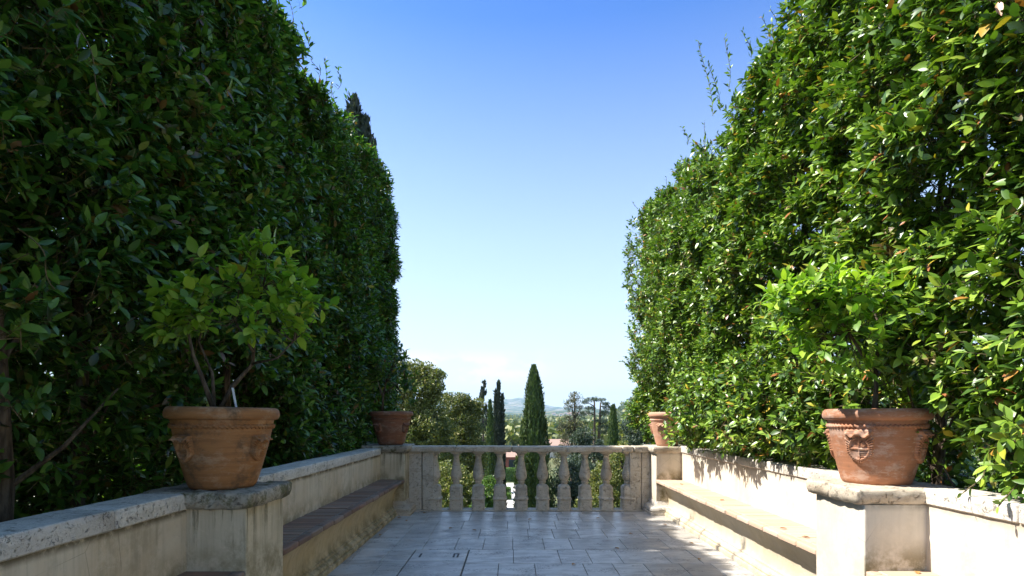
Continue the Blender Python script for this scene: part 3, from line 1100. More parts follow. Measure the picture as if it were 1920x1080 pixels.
def hedge(name, label, s, Xin, Xout, Y0, Y1, z0, ztop, RC, n_face, n_rest, leaf, bulges=(), shoots=(), gaps=None, lowfn=None, topfn=None, trunk_seed=1, stray=()):
    """clipped evergreen hedge: rounded cross-section, leafy shell with holes, stems inside"""
    t = thing(name, label, "hedge", (s * (Xin + Xout) / 2, (Y0 + Y1) / 2, -0.3))
    wdt = Xout - Xin
    wall_out = 2.14 if s < 0 else 2.645
    ER = wdt / 2 - 0.02
    hv, arc, flat = ztop - RC - z0, RC * math.pi / 2, wdt - 2 * RC
    seglen = np.array([hv, arc, flat, arc, hv])

    def section(sv):
        X = np.empty_like(sv); Z = np.empty_like(sv); NX = np.empty_like(sv); NZ = np.empty_like(sv)
        c = np.cumsum(seglen)
        a = sv < c[0]
        X[a] = Xin; Z[a] = z0 + sv[a]; NX[a] = -1; NZ[a] = 0
        b = (sv >= c[0]) & (sv < c[1]); q = (sv[b] - c[0]) / RC
        X[b] = Xin + RC - RC * np.cos(q); Z[b] = ztop - RC + RC * np.sin(q); NX[b] = -np.cos(q); NZ[b] = np.sin(q)
        d = (sv >= c[1]) & (sv < c[2])
        X[d] = Xin + RC + sv[d] - c[1]; Z[d] = ztop; NX[d] = 0; NZ[d] = 1
        e = (sv >= c[2]) & (sv < c[3]); q = (sv[e] - c[2]) / RC
        X[e] = Xout - RC + RC * np.sin(q); Z[e] = ztop - RC + RC * np.cos(q); NX[e] = np.sin(q); NZ[e] = np.cos(q)
        g = sv >= c[3]
        X[g] = Xout; Z[g] = ztop - RC - (sv[g] - c[3]); NX[g] = 1; NZ[g] = 0
        return X, Z, NX, NZ

    def sample(n, smin, smax, endp=0.12):
        sv = rng.uniform(smin, smax, n)
        X, Z, NX, NZ = section(sv)
        Yv = rng.uniform(Y0, Y1 - ER, n)
        NY = np.zeros(n)
        k = rng.uniform(size=n) < endp
        ph = rng.uniform(0, math.pi / 2, n)
        ins = np.where(k, ER * (1 - np.cos(ph)), 0)
        Yv = np.where(k, Y1 - ER + ER * np.sin(ph), Yv)
        X = X - NX * ins; Z = Z - NZ * ins * 0.8
        cs = np.where(k, np.cos(ph), 1); NY = np.where(k, np.sin(ph), 0)
        P = np.stack([X * s, Yv, Z], 1)
        N = np.stack([NX * cs * s, NY, NZ * cs], 1)
        return P, N

    L_in = hv + arc * 0.8
    Pa, Na = sample(n_face, 0, L_in)
    keep = in_frame(Pa) | (rng.uniform(size=len(Pa)) < 0.35)
    Pa, Na = Pa[keep], Na[keep]
    Pb, Nb = sample(n_rest, L_in, seglen.sum())
    P = np.concatenate([Pa, Pb]); N = np.concatenate([Na, Nb])
    if topfn is not None:
        f_ = np.clip((P[:, 2] - z0) / (ztop - z0), 0, 1)
        P[:, 2] += topfn(P[:, 1]) * f_
    bul = (vnoise(P + 31, 0.9) - 0.5) * (0.20 if s < 0 else 0.42) + (vnoise(P + 7, 2.6) - 0.5) * (0.30 if s < 0 else 0.42)
    depth = rng.exponential(0.13, len(P))
    depth = np.minimum(depth, 0.5)
    # a loose inner filling
    inner = rng.uniform(size=len(P)) < (0.17 if s < 0 else 0.08)
    depth[inner] = rng.uniform(0.2, wdt * 0.7, inner.sum())
    P = P + N * (bul - depth)[:, None]
    back = np.concatenate([np.zeros(len(Pa)), np.ones(len(Pb))]) * 23.7
    Q = P + back[:, None]
    g = vnoise(Q + 90, 1.5) * 0.5 + vnoise(Q + 40, 4.0) * 0.5 + (back > 0) * (0.08 if s < 0 else 0.0)
    thr = 0.38 * np.ones(len(P))
    if gaps is not None: thr = gaps(P, thr)
    if lowfn is not None: thr = lowfn(P, thr)
    keep = (g > thr) & ~((P[:, 2] < 1.10) & (np.abs(P[:, 0]) < wall_out + 0.06))
    keep &= (vnoise(P + 17, 8.5) > np.where(back > 0, 0.25, 0.36 if s < 0 else 0.44))
    P, N = P[keep], N[keep]
    for (c, rad_, n) in bulges:
        u = norm(rng.normal(size=(n, 3)))
        c = np.array(c); rad_ = np.array(rad_)
        q = c + u * rad_ * (1 - np.minimum(rng.exponential(0.10, n), 0.6))[:, None]
        q = q + u * ((vnoise(q + 5, 3.5) - 0.5) * 0.22)[:, None]
        kk = (u[:, 0] * s < 0.55) & (q[:, 2] > 1.04)
        gk = vnoise(q + 11, 4.5) > 0.22
        kk &= gk
        P = np.concatenate([P, q[kk]]); N = np.concatenate([N, u[kk]])
    n = len(P)
    D = norm(N * 0.75 + np.array((0, 0, 0.55)) + rng.normal(size=(n, 3)) * 0.45)
    Ls = rng.uniform(0.05, 0.12, n)
    LP = sprigs(P, D, Ls, 7, leaf)
    tw = [twig_geom(P, D, Ls)]
    rs_ = random.Random(trunk_seed + 40)
    auto = []
    for _ in range(34):                      # new growth along the top edge
        yy = rs_.uniform(3.5, Y1 - 0.3); xx = s * (Xin + rs_.uniform(0.0, 0.5)); zz = ztop - 0.12
        auto.append(((xx, yy, zz), (xx + rs_.uniform(-0.10, 0.10), yy + rs_.uniform(-0.10, 0.10), zz + rs_.uniform(0.16, 0.42)), rs_.randint(9, 16)))
    for (a, b, nl) in list(shoots) + list(stray) + auto:
        a, b = np.array(a, float), np.array(b, float)
        tt_ = np.linspace(0, 1, nl)[:, None]
        q = a + (b - a) * tt_ + np.array((0.03, 0, 0)) * np.sin(tt_ * 5) + np.array((0, 0.03, 0)) * np.sin(tt_ * 4 + 1)
        dd = np.repeat((b - a)[None], nl, 0)
        rd = norm(rng.normal(size=(nl, 3)))
        extra = [q, norm(norm(dd) * 0.8 + rd * 0.8), norm(rng.normal(size=(nl, 3)) + (0, 0, 0.5)), leaf * np.linspace(1.15, 0.6, nl) * rng.uniform(0.7, 1.1, nl)]
        LP = [np.concatenate([x_, y_]) for x_, y_ in zip(LP, extra)]
        for q0_, q1_ in zip(q[:-1], q[1:]):
            tw.append(twig_geom(q0_[None] + (q1_ - q0_)[None] * 0.44, (q1_ - q0_)[None], np.array([np.linalg.norm(q1_ - q0_) * 0.56]), 0.0035))
    V, T = foliage_lod(*LP, 0.20)
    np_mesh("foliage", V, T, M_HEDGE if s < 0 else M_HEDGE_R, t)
    V, T = cat_geom(tw)
    np_mesh("twigs", V, T, M_TWIG, t)
    rt = random.Random(trunk_seed)
    y = Y0 + 0.4
    while y < Y1 - 0.4:
        mb = MB()
        x = s * (Xin + wdt * rt.uniform(0.35, 0.6)); yy = y
        pts, rd = [], []
        for i in range(9):
            u = i / 8
            pts.append((x + rt.uniform(-0.05, 0.05), yy + rt.uniform(-0.06, 0.06), -0.35 + u * (ztop - 0.1)))
            rd.append(0.045 * (1 - u) + 0.008)
        mb.tube(pts, rd, 7)
        for b in range(9):
            i = rt.randint(1, 6)
            p = Vector(pts[i]); q = p + Vector((rt.uniform(-0.5, 0.35) * 1.0 * s * 1, rt.uniform(-0.5, 0.5), rt.uniform(0.4, 0.9)))
            q.x = s * min(max(abs(q.x), Xin + 0.08), Xout - 0.08)
            mid_ = (p + q) / 2 + Vector((0, rt.uniform(-0.06, 0.06), -0.05))
            mb.tube([p, mid_, q], [0.018, 0.012, 0.005], 5)
        mb.build("trunk", M_BARK, t)
        y += rt.uniform(0.55, 0.85)
    return t


def low_l(P, thr):
    # bare lower zone behind the wall, thinning towards the camera
    z = P[:, 2]
    k = np.clip((2.25 - z) / 0.9, 0, 1) * np.clip((7.5 - P[:, 1]) / 3.0, 0.15, 1)
    inner_face = P[:, 0] > -2.75
    return thr + np.where(inner_face, 0.29, 0.09) * k


def gaps_r(P, thr):
    q = np.exp(-(((P[:, 1] - 3.3) / 0.45) ** 2 + ((P[:, 2] - 2.65) / 0.5) ** 2)) * 0.22
    z = P[:, 2]
    k = np.clip((1.9 - z) / 0.8, 0, 1) * (P[:, 1] < 5.0)
    return thr + q + 0.15 * k


hedge("tall_hedge", "tall dark glossy-leaved hedge in shade behind the left parapet", -1, 2.20, 3.50, -1.0, 10.75, 0.45, 5.52, 0.45,
      46000, 62000, 0.092, lowfn=low_l,
      shoots=[(at(632, 165, 7.2), at(640, 128, 7.2), 10), (at(560, 12, 5.7), at(572, -10, 5.7), 8), (at(650, 185, 7.3), at(655, 172, 7.3), 6)],
      stray=[((-2.1, 2.6, 3.3), (-1.95, 2.75, 2.9), 12), ((-2.1, 2.35, 2.2), (-1.95, 2.45, 1.95), 10)])
hedge("tall_hedge", "tall sunlit green hedge spilling over the right parapet", 1, 2.52, 3.55, -1.0, 11.4, 0.55, 5.12, 0.40,
      70000, 36000, 0.084, gaps=gaps_r, trunk_seed=8,
      topfn=lambda Y: 0.10 * np.sin(Y * 1.3) + np.where(Y > 8.5, 0.25, 0.0),
      bulges=[((2.50, 7.0, 1.52), (0.50, 0.85, 0.62), 950), ((2.52, 5.9, 1.48), (0.44, 0.9, 0.56), 950), ((2.60, 4.9, 1.40), (0.36, 0.7, 0.48), 600),
              ((2.62, 9.2, 2.6), (0.34, 1.2, 0.9), 500), ((2.60, 8.9, 4.0), (0.30, 1.4, 0.8), 420), ((2.72, 2.7, 1.9), (0.34, 0.6, 0.75), 420), ((2.72, 2.75, 1.42), (0.32, 0.5, 0.42), 330),
               ((2.72, 10.7, 4.35), (0.52, 0.9, 1.0), 700), ((2.42, 9.4, 2.28), (0.46, 0.8, 0.42), 420), ((2.55, 10.2, 3.3), (0.36, 1.0, 0.8), 420)],
      shoots=[(at(1338, 215, 7.2), at(1312, 80, 7.2), 44), (at(1368, 165, 7.0), at(1362, 72, 7.0), 26), (at(1410, 105, 6.6), at(1395, 62, 6.6), 20),
              (at(1352, 205, 7.2), at(1330, 118, 7.2), 26), (at(1440, 70, 6.3), at(1432, 35, 6.3), 16), (at(1290, 270, 7.8), at(1282, 240, 7.8), 14),
              (at(1215, 700, 9.0), at(1168, 678, 9.0), 26), (at(1222, 722, 9.0), at(1182, 695, 9.0), 18),
              (at(1205, 410, 10.4), at(1187, 378, 10.4), 8), (at(1455, 45, 6.0), at(1447, 20, 6.0), 8)],
      stray=[((2.52, 2.75, 1.15), (2.36, 2.72, 0.97), 12), ((2.55, 2.60, 1.25), (2.37, 2.58, 1.02), 12), ((2.55, 3.0, 1.12), (2.38, 2.96, 1.0), 8),
             ((2.6, 2.8, 3.4), (2.42, 2.7, 2.95), 16), ((2.6, 2.95, 2.9), (2.40, 2.85, 2.6), 14)])


# ------------------------------------------------------------------ potted plants
def potted(name, label, base, limbs, blobs, n_sp, leaf, wd, mat, cat="tree", k=6, rad=0.014, glen=0.09):
    """limbs: list of polylines; blobs: ellipsoids that hold sprigs"""
    t = thing(name, label, cat, base)
    mb = MB()
    for pl, r0 in limbs:
        n = len(pl)
        mb.tube(pl, [r0 * (1 - 0.6 * i / (n - 1)) for i in range(n)], 8)
    P = []
    for (c, rd, wgt) in blobs:
        m = int(n_sp * wgt)
        u = norm(rng.normal(size=(m, 3))) * (rng.uniform(0.35, 1, m) ** 0.5)[:, None]
        P.append(np.array(c) + u * np.array(rd))
    P = np.concatenate(P)
    ends = np.array([q for pl, _ in limbs for q in pl[1:]])
    cen = np.array([c for c, _, _ in blobs]).mean(0)
    D = norm(norm(P - (cen - (0, 0, 0.25))) + rng.normal(size=P.shape) * 0.4 + (0, 0, 0.2))
    for q in P[::2]:
        e = ends[np.argmin(np.linalg.norm(ends - q, axis=1))]
        m_ = (e + q) / 2 + (0, 0, -0.02)
        mb.tube([e, m_, q], [rad * 0.32, rad * 0.22, rad * 0.12], 5)
    for q, d_ in zip(P, D): mb.tube([q, q + d_ * glen], [0.0025, 0.0012], 4)
    mb.build("branches", M_BARK, t, smooth=True)
    Ls = np.full(len(P), glen)
    LP = sprigs(P, D, Ls, k, leaf, 0.85, 0.15, 0.25)
    V, T = leaves_geom(*LP, leaf_template(ST4, wd, 0.25, 0.2), rng.uniform(0.85, 1.15, len(LP[0])))
    np_mesh("foliage", V, T, mat, t)
    return t


Yl = PLY
b0 = at(402, 770, Yl)
potted("lemon_tree", "small lemon tree with round yellow-green leaves in the near left pot", (PLX, PLY, 1.43),
       [([b0, at(385, 725, Yl - .02), at(362, 665, Yl - .05), at(345, 590, Yl - .1)], 0.017), ([b0, at(398, 700, Yl + .1), at(372, 640, Yl + .15), at(400, 560, Yl + .1)], 0.012),
        ([b0 + (0.03, 0, 0), at(438, 722, Yl), at(474, 682, Yl + .02), at(478, 610, Yl + .03), at(492, 540, Yl)], 0.017), ([at(474, 682, Yl), at(520, 672, Yl - .1), at(550, 640, Yl - .15)], 0.008),
        ([at(474, 660, Yl), at(440, 600, Yl - .1), at(450, 530, Yl - .1)], 0.009)],
       [(at(362, 572, Yl - .1), (0.14, 0.2, 0.15), 0.18), (at(355, 620, Yl - .05), (0.12, 0.2, 0.13), 0.10), (at(430, 560, Yl), (0.22, 0.28, 0.22), 0.18), (at(490, 502, Yl), (0.14, 0.2, 0.16), 0.19),
        (at(550, 585, Yl - .05), (0.16, 0.22, 0.18), 0.22), (at(510, 600, Yl - .1), (0.22, 0.2, 0.2), 0.13)], 135, 0.092, 0.29, M_LEMON)
Yr = PRY
b0 = at(1640, 768, Yr)
potted("lemon_tree", "bushy bright yellow-green lemon tree in the crested near right pot", (PRX, PRY, 1.43),
       [([b0, at(1643, 725, Yr), at(1640, 680, Yr)], 0.020), ([at(1641, 705, Yr), at(1590, 620, Yr - .1), at(1540, 560, Yr - .1)], 0.012), ([at(1641, 705, Yr), at(1650, 610, Yr), at(1620, 540, Yr)], 0.012),
        ([at(1642, 710, Yr), at(1700, 630, Yr), at(1740, 600, Yr)], 0.010)],
       [(at(1545, 565, Yr - .05), (0.24, 0.24, 0.13), 0.24), (at(1640, 562, Yr), (0.22, 0.26, 0.15), 0.20), (at(1580, 640, Yr - .1), (0.24, 0.26, 0.20), 0.20), (at(1700, 600, Yr), (0.22, 0.26, 0.26), 0.16),
        (at(1690, 680, Yr + .15), (0.22, 0.16, 0.12), 0.10), (at(1540, 600, Yr), (0.2, 0.2, 0.2), 0.10), (at(1492, 565, Yr - .1), (0.12, 0.2, 0.10), 0.07), (at(1505, 625, Yr + .1), (0.14, 0.2, 0.10), 0.05)], 290, 0.090, 0.23, M_LEMON)
Yf = FLY
b0 = at(717, 772, Yf)
potted("potted_bush", "thin dark-leaved bush growing from the far left brown pot", (FLX, FLY, 1.45),
       [([b0, at(718, 745, Yf), at(724, 715, Yf), at(735, 690, Yf)], 0.022), ([at(718, 745, Yf), at(708, 715, Yf), at(700, 690, Yf)], 0.014), ([at(720, 738, Yf), at(742, 722, Yf), at(760, 712, Yf)], 0.012)],
       [(at(730, 690, Yf), (0.24, 0.24, 0.18), 0.36), (at(757, 705, Yf), (0.16, 0.2, 0.22), 0.24), (at(706, 700, Yf), (0.2, 0.2, 0.25), 0.2), (at(750, 670, Yf), (0.18, 0.2, 0.10), 0.12), (at(766, 740, Yf), (0.04, 0.1, 0.14), 0.08)],
       90, 0.10, 0.20, M_HEDGE, "bush", rad=0.02)

tagb = at(443, 764, Yl - 0.1); tagt = at(436, 727, Yl - 0.1)
pt = thing("plant_tag", "thin white plastic plant tag stuck in the soil of the near left pot", "plant tag", tuple(tagb))
mb = MB()
dv = (tagt - tagb)
q = tagb - dv * 0.7
mb.add([q + (-0.006, 0, 0), q + (0.006, 0, 0), tagt + (0.007, 0, 0), tagt + (-0.007, 0, 0), q + (-0.006, 0.0015, 0), q + (0.006, 0.0015, 0), tagt + (0.007, 0.0015, 0), tagt + (-0.007, 0.0015, 0)],
       [(0, 1, 2, 3), (4, 7, 6, 5), (0, 4, 5, 1), (1, 5, 6, 2), (2, 6, 7, 3), (3, 7, 4, 0)])
mb.build("tag_strip", M_WHITE, pt)

# ------------------------------------------------------------------ fallen leaves
spots = [((1222, 962), 'by the foot of the far right pier'), ((745, 972), 'by the foot of the far left pier'), ((799, 962), 'at the left end of the balustrade base'),
         ((894, 995), 'on the paving left of centre'), ((1125, 972), 'on the paving below the seventh baluster'), ((1186, 1001), 'on the paving right of centre'), ((1312, 1048), 'on the paving near the right shadow edge'),
         ((1251, 985), 'against the far end of the right bench plinth'), ((1300, 1020), 'on the sunlit paving beside the right bench'), ((762, 978), 'beside the far end of the left bench'), ((716, 1003), 'at the foot of the left bench plinth'),
         ((990, 975), 'on the paving in front of the central cypress gap'), ((1160, 1030), 'on the paving in the right half of the shade'),
         ((1079, 1058), 'on the paving low in the middle'), ((841, 992), 'small one on the paving below the first baluster')]
for (px, py), wh in spots:
    Y = F * CH / (py - 782)
    c = np.array(((px - 962) * Y / F, Y, 0.006))
    P = c[None]
    a = rng.uniform(0, 6.28)
    V, T = leaves_geom(P, np.array([[math.cos(a), math.sin(a), 0.12]]), np.array([[0.1, 0.1, 1.0]]), np.array([0.065]), leaf_template(ST4, 0.25, 0.5, 0.1))
    tag(np_mesh("fallen_leaf", V, T, M_DRY), "dry brown fallen leaf " + wh, "fallen leaf", "dry leaves dropped on the terrace")
for (X_, Y_, z_, wh) in ((2.22, 6.0, 0.508, 'in the middle of the right bench'), (2.14, 4.5, 0.508, 'at the near end of the long right bench'), (2.2, 4.15, 0.508, 'on the right bench beside the near pier'),
                         (2.30, 3.18, 0.508, 'on the brick seat right in front of the near right pier'), (2.24, 7.4, 0.508, 'at the far end of the right bench')):
    a = rng.uniform(0, 6.28)
    V, T = leaves_geom(np.array([[X_, Y_, z_]]), np.array([[math.cos(a), math.sin(a), 0.15]]), np.array([[0.1, 0.1, 1.0]]), np.array([0.06]), leaf_template(ST4, 0.25, 0.5, 0.1))
    tag(np_mesh("fallen_leaf", V, T, M_DRY), "curled dry leaf " + wh, "fallen leaf", "dry leaves dropped on the terrace")


# ------------------------------------------------------------------ garden trees beyond the balustrade
def clumps(ells, n_sub, per, sub_r, leaf, wd, up=0.3, hang=0.0, tmpl=ST1, shell=0.25):
    """leaf clumps scattered over ellipsoids; ells = [(centre, radii, weight)]"""
    Ps, Ns = [], []
    tot = sum(e[2] for e in ells)
    for c, rd, wt in ells:
        m = max(3, int(n_sub * wt / tot))
        u = norm(rng.normal(size=(m, 3)))
        cen = np.array(c) + u * np.array(rd) * (1 - rng.uniform(0, shell, m) ** 1.0)[:, None]
        v = norm(rng.normal(size=(m * per, 3)))
        rr_ = sub_r * rng.uniform(0.6, 1.3, m)
        p = np.repeat(cen, per, 0) + v * (np.repeat(rr_, per) * rng.uniform(0.5, 1, m * per) ** 0.5)[:, None] * np.array((1, 1, 0.8))
        Ps.append(p); Ns.append(norm(v + np.repeat(u, per, 0) * 0.5))
    P = np.concatenate(Ps); N = np.concatenate(Ns)
    n = len(P)
    D = norm(N * 0.6 + rng.normal(size=(n, 3)) * 0.6 + (0, 0, up - hang))
    Nn = norm(N + rng.normal(size=(n, 3)) * 0.4)
    return leaves_geom(P, D, Nn, leaf * rng.uniform(0.7, 1.3, n), leaf_template(tmpl, wd), None)


GZ = -9.0


def ell(px, py, Y, rx, rz, wt=None, ry=None, Yo=0.0):
    c = at(px, py, Y + Yo)
    k = Y / F
    rx, rz = rx * k, rz * k
    return (c, (rx, rx if ry is None else ry * k, rz), wt if wt is not None else rx * rz)


def tree(name, label, cat, Y, px, ells, mat, trunk_top, trunk_r, n_sub, per, sub_r, leaf, wd, group=None, limbs=(), up=0.3, base_z=None, bmat=None, shell=0.25, spokes=True):
    b = at(px, 800, Y)
    bz = GZ if base_z is None else base_z
    t = thing(name, label, cat, (b[0], Y, bz), group)
    V, T = clumps(ells, n_sub, per, sub_r, leaf, wd, up, shell=shell)
    np_mesh("crown", V, T, mat, t)
    mb = MB()
    tp = at(px, trunk_top, Y)
    pts = [np.array((b[0], Y, bz)) + (tp - np.array((b[0], Y, bz))) * u + np.array((math.sin(u * 7 + px) * 0.05, 0, 0)) for u in np.linspace(0, 1, 7)]
    mb.tube(pts, [trunk_r * (1 - 0.75 * u) for u in np.linspace(0, 1, 7)], 8)
    for (x0_, y0_, x1_, y1_, r_) in limbs:
        a, b_ = at(x0_, y0_, Y), at(x1_, y1_, Y)
        m_ = (a + b_) / 2 + np.array((0, 0, abs(b_[0] - a[0]) * 0.12))
        mb.tube([a, m_, b_], [r_, r_ * 0.7, r_ * 0.3], 6)
    for e in (list(ells)[:14] if spokes else []):
        i = rng.integers(3, 6)
        mb.tube([pts[i], (pts[i] + e[0]) / 2, e[0]], [trunk_r * 0.35, trunk_r * 0.25, trunk_r * 0.1], 5)
    mb.build("trunk", bmat or M_BARK, t, smooth=True)
    return t


def cypress(label, px, ytop, Y, width_px, mat, n=14000, leaf=0.20, full=0.75, spires=None, group="cypresses in the garden below", base_z=None, sparse=0.0, ex=0.55):
    b = at(px, 800, Y)
    bz = GZ if base_z is None else base_z
    t = thing("cypress_tree", label, "tree", (b[0], Y, bz), group)
    ztop = at(px, ytop, Y)[2]
    sp = spires or [(px, ytop, width_px)]
    Vs = []
    for (sx, sy, sw) in sp:
        c = at(sx, 800, Y)[0]; zt = at(sx, sy, Y)[2]; Rm = sw * Y / F / 2
        m = int(n * (sw ** 1.0) / sum(q[2] for q in sp))
        u = rng.uniform(0, 1, m) ** 0.85          # 0 top .. 1 bottom
        prof = np.clip(u / full, 0, 1) ** ex * np.where(u > full, 1 - 0.25 * (u - full) / (1 - full), 1)
        a = rng.uniform(0, 6.283, m)
        z = zt - u * (zt - bz - 0.3)
        q0 = np.stack([np.cos(a) * 3, np.sin(a) * 3, z * 1.0], 1)
        lump = 1 + (vnoise(q0 * np.array((1, 1, 0.7)) + sx, 1.3) - 0.5) * 0.60 + (vnoise(q0 * np.array((2, 2, 1.1)) + sx, 1.9) - 0.5) * 0.62
        r_ = Rm * (prof * lump + 0.02)
        depth = 1 - np.minimum(rng.exponential(0.10, m), 0.5) + np.minimum(rng.exponential(0.035, m), 0.10)
        P = np.stack([c + np.cos(a) * r_ * depth, Y + np.sin(a) * r_ * depth, z], 1)
        N = np.stack([np.cos(a), np.sin(a), np.full(m, 0.25)], 1)
        if sparse:
            k = vnoise(P + 3, 3.4) > sparse
            P, N = P[k], N[k]; m = len(P)
        D = norm(N * 0.45 + rng.normal(size=(m, 3)) * 0.22 + (0, 0, 1.0))
        Vs.append(leaves_geom(P, D, norm(N + rng.normal(size=(m, 3)) * 0.35), leaf * rng.uniform(0.6, 1.4, m), leaf_template(ST1, 0.20)))
    V, T = cat_geom(Vs)
    np_mesh("crown", V, T, mat, t)
    mb = MB()
    for (sx, sy, sw) in sp:
        c = at(sx, 800, Y)[0]; zt = at(sx, sy, Y)[2]
        mb.tube([(c, Y, bz), (c, Y, (bz + zt) / 2), (c, Y, zt - 0.3)], [0.16, 0.11, 0.02], 7)
    mb.build("trunk", M_BARK, t, smooth=True)
    return t


cypress("broad dense green cypress standing in the middle of the view", 1001, 688, 30, 57, M_CYP, 42000, 0.17, 0.50, ex=0.62)
cypress("slim dark cypress with several thin spires left of the central one", 936, 716, 40, 20, M_DCYP, 12000, 0.22, 0.7, spires=[(935, 716, 15), (929, 733, 12), (942, 742, 12)])
cypress("short green cypress tucked against the slim dark spires", 919, 752, 38, 17, M_CYP, 8000, 0.2, 0.7)
cypress("wispy half-bare cypress between the oak and the dark spires", 906, 708, 44, 22, M_DCYP, 5200, 0.26, 0.55, sparse=0.50)
cypress("narrow green cypress right of the umbrella cedars", 1150, 762, 34, 31, M_CYP, 16000, 0.18, 0.7)
cypress("tall dark cypress rising behind the far end of the left hedge", 668, 186, 15, 150, M_DCYP, 44000, 0.16, 0.60, base_z=-1.0, ex=0.6, spires=[(664, 188, 90), (684, 222, 62), (699, 268, 46), (708, 330, 44)])

G = "broadleaf trees in the garden below"
tree("oak_tree", "bushy olive-green oak right behind the far left pot", "tree", 26, 800,
     [ell(785, 735, 26, 40, 42), ell(810, 722, 26, 22, 34), ell(765, 700, 26, 26, 26), ell(750, 770, 26, 40, 50), ell(800, 800, 26, 52, 50), ell(760, 850, 26, 55, 55), ell(815, 870, 26, 50, 60),
      ell(800, 700, 26, 14, 16), ell(822, 705, 26, 8, 14)], M_OAK, 760, 0.16, 620, 90, 0.27, 0.11, 0.28, G, shell=0.5)
tree("oak_tree", "lower ragged oak between the far left pot and the wispy cypress", "tree", 29, 866,
     [ell(850, 765, 29, 26, 26), ell(880, 775, 29, 20, 24), ell(838, 750, 29, 8, 12), ell(893, 762, 29, 9, 18), ell(860, 810, 29, 42, 36), ell(850, 870, 29, 55, 60), ell(885, 850, 29, 26, 60), ell(868, 748, 29, 10, 14)],
     M_OAK, 780, 0.14, 480, 84, 0.27, 0.11, 0.28, G, shell=0.5)
tree("oak_tree", "dark round-headed oak seen through the left balusters", "tree", 22, 850,
     [ell(840, 930, 22, 55, 60), ell(890, 950, 22, 45, 60), ell(800, 960, 22, 55, 60)], M_OAK, 900, 0.2, 560, 42, 0.20, 0.11, 0.28, G)
tree("pine_tree", "brown-tinged pine with a ragged top right of the central cypress", "tree", 48, 1077,
     [ell(1078, 745, 48, 10, 9), ell(1070, 757, 48, 12, 6), ell(1088, 766, 48, 10, 4), ell(1066, 764, 48, 9, 4), ell(1084, 778, 48, 12, 5), ell(1065, 792, 48, 18, 11), ell(1086, 800, 48, 16, 12), ell(1058, 812, 48, 14, 14),
      ell(1080, 825, 48, 26, 16), ell(1070, 860, 48, 34, 28)], M_PINE, 740, 0.22, 420, 26, 0.20, 0.17, 0.15, G)
tree("cedar_tree", "flat-topped umbrella cedar with two bare trunks", "tree", 55, 1114,
     [ell(1106, 750, 55, 14, 2), ell(1097, 754, 55, 8, 2), ell(1117, 748, 55, 9, 2), ell(1127, 750, 55, 8, 2), ell(1134, 757, 55, 8, 3), ell(1105, 765, 55, 9, 3), ell(1100, 775, 55, 12, 3), ell(1134, 775, 55, 9, 4),
      ell(1128, 790, 55, 10, 4), ell(1140, 765, 55, 9, 3), ell(1132, 805, 55, 14, 8)], M_CEDAR, 752, 0.28, 300, 22, 0.12, 0.16, 0.12, G,
     limbs=[(1122, 850, 1126, 755, 0.20), (1114, 762, 1098, 756, 0.06), (1126, 762, 1138, 765, 0.06), (1114, 778, 1100, 775, 0.06), (1125, 782, 1134, 775, 0.06), (1125, 796, 1134, 792, 0.05)], bmat=M_BARK, spokes=False)
tree("broadleaf_tree", "round green tree at the foot of the umbrella cedar", "tree", 42, 1096,
     [ell(1096, 818, 42, 20, 16), ell(1085, 830, 42, 16, 20), ell(1110, 840, 42, 24, 22), ell(1100, 880, 42, 40, 40)], M_CEDAR, 810, 0.16, 330, 36, 0.2, 0.15, 0.25, G)
tree("cedar_tree", "wide layered cedar in front of the right-hand hill", "tree", 38, 1205,
     [ell(1195, 793, 38, 22, 7), ell(1215, 782, 38, 22, 8), ell(1234, 772, 38, 16, 8), ell(1180, 800, 38, 18, 8), ell(1205, 805, 38, 36, 14), ell(1215, 830, 38, 42, 20), ell(1180, 825, 38, 22, 12), ell(1190, 860, 38, 50, 30),
      ell(1240, 790, 38, 30, 20), ell(1212, 745, 38, 7, 6)], M_CEDAR, 745, 0.25, 520, 40, 0.22, 0.14, 0.2, G)
tree("broadleaf_tree", "olive-green tree filling the gap below the right end of the rail", "tree", 27, 1165,
     [ell(1170, 880, 27, 40, 34), ell(1140, 905, 27, 36, 40), ell(1180, 930, 27, 50, 50), ell(1130, 950, 27, 50, 40), ell(1168, 850, 27, 14, 22)], M_OAK, 860, 0.16, 520, 40, 0.20, 0.11, 0.28, G)
tree("broadleaf_tree", "dark green tree seen between the fifth and seventh balusters", "tree", 31, 1070,
     [ell(1065, 900, 31, 30, 40), ell(1100, 905, 31, 34, 40), ell(1050, 950, 31, 40, 50), ell(1095, 960, 31, 50, 50)], M_CEDAR, 870, 0.16, 480, 40, 0.20, 0.13, 0.26, G)
tree("broadleaf_tree", "bright green bush seen through the third gap of the balustrade", "tree", 20, 914,
     [ell(915, 930, 20, 18, 34), ell(908, 960, 20, 26, 30)], M_SHRUB, 920, 0.1, 160, 36, 0.13, 0.09, 0.3, G)
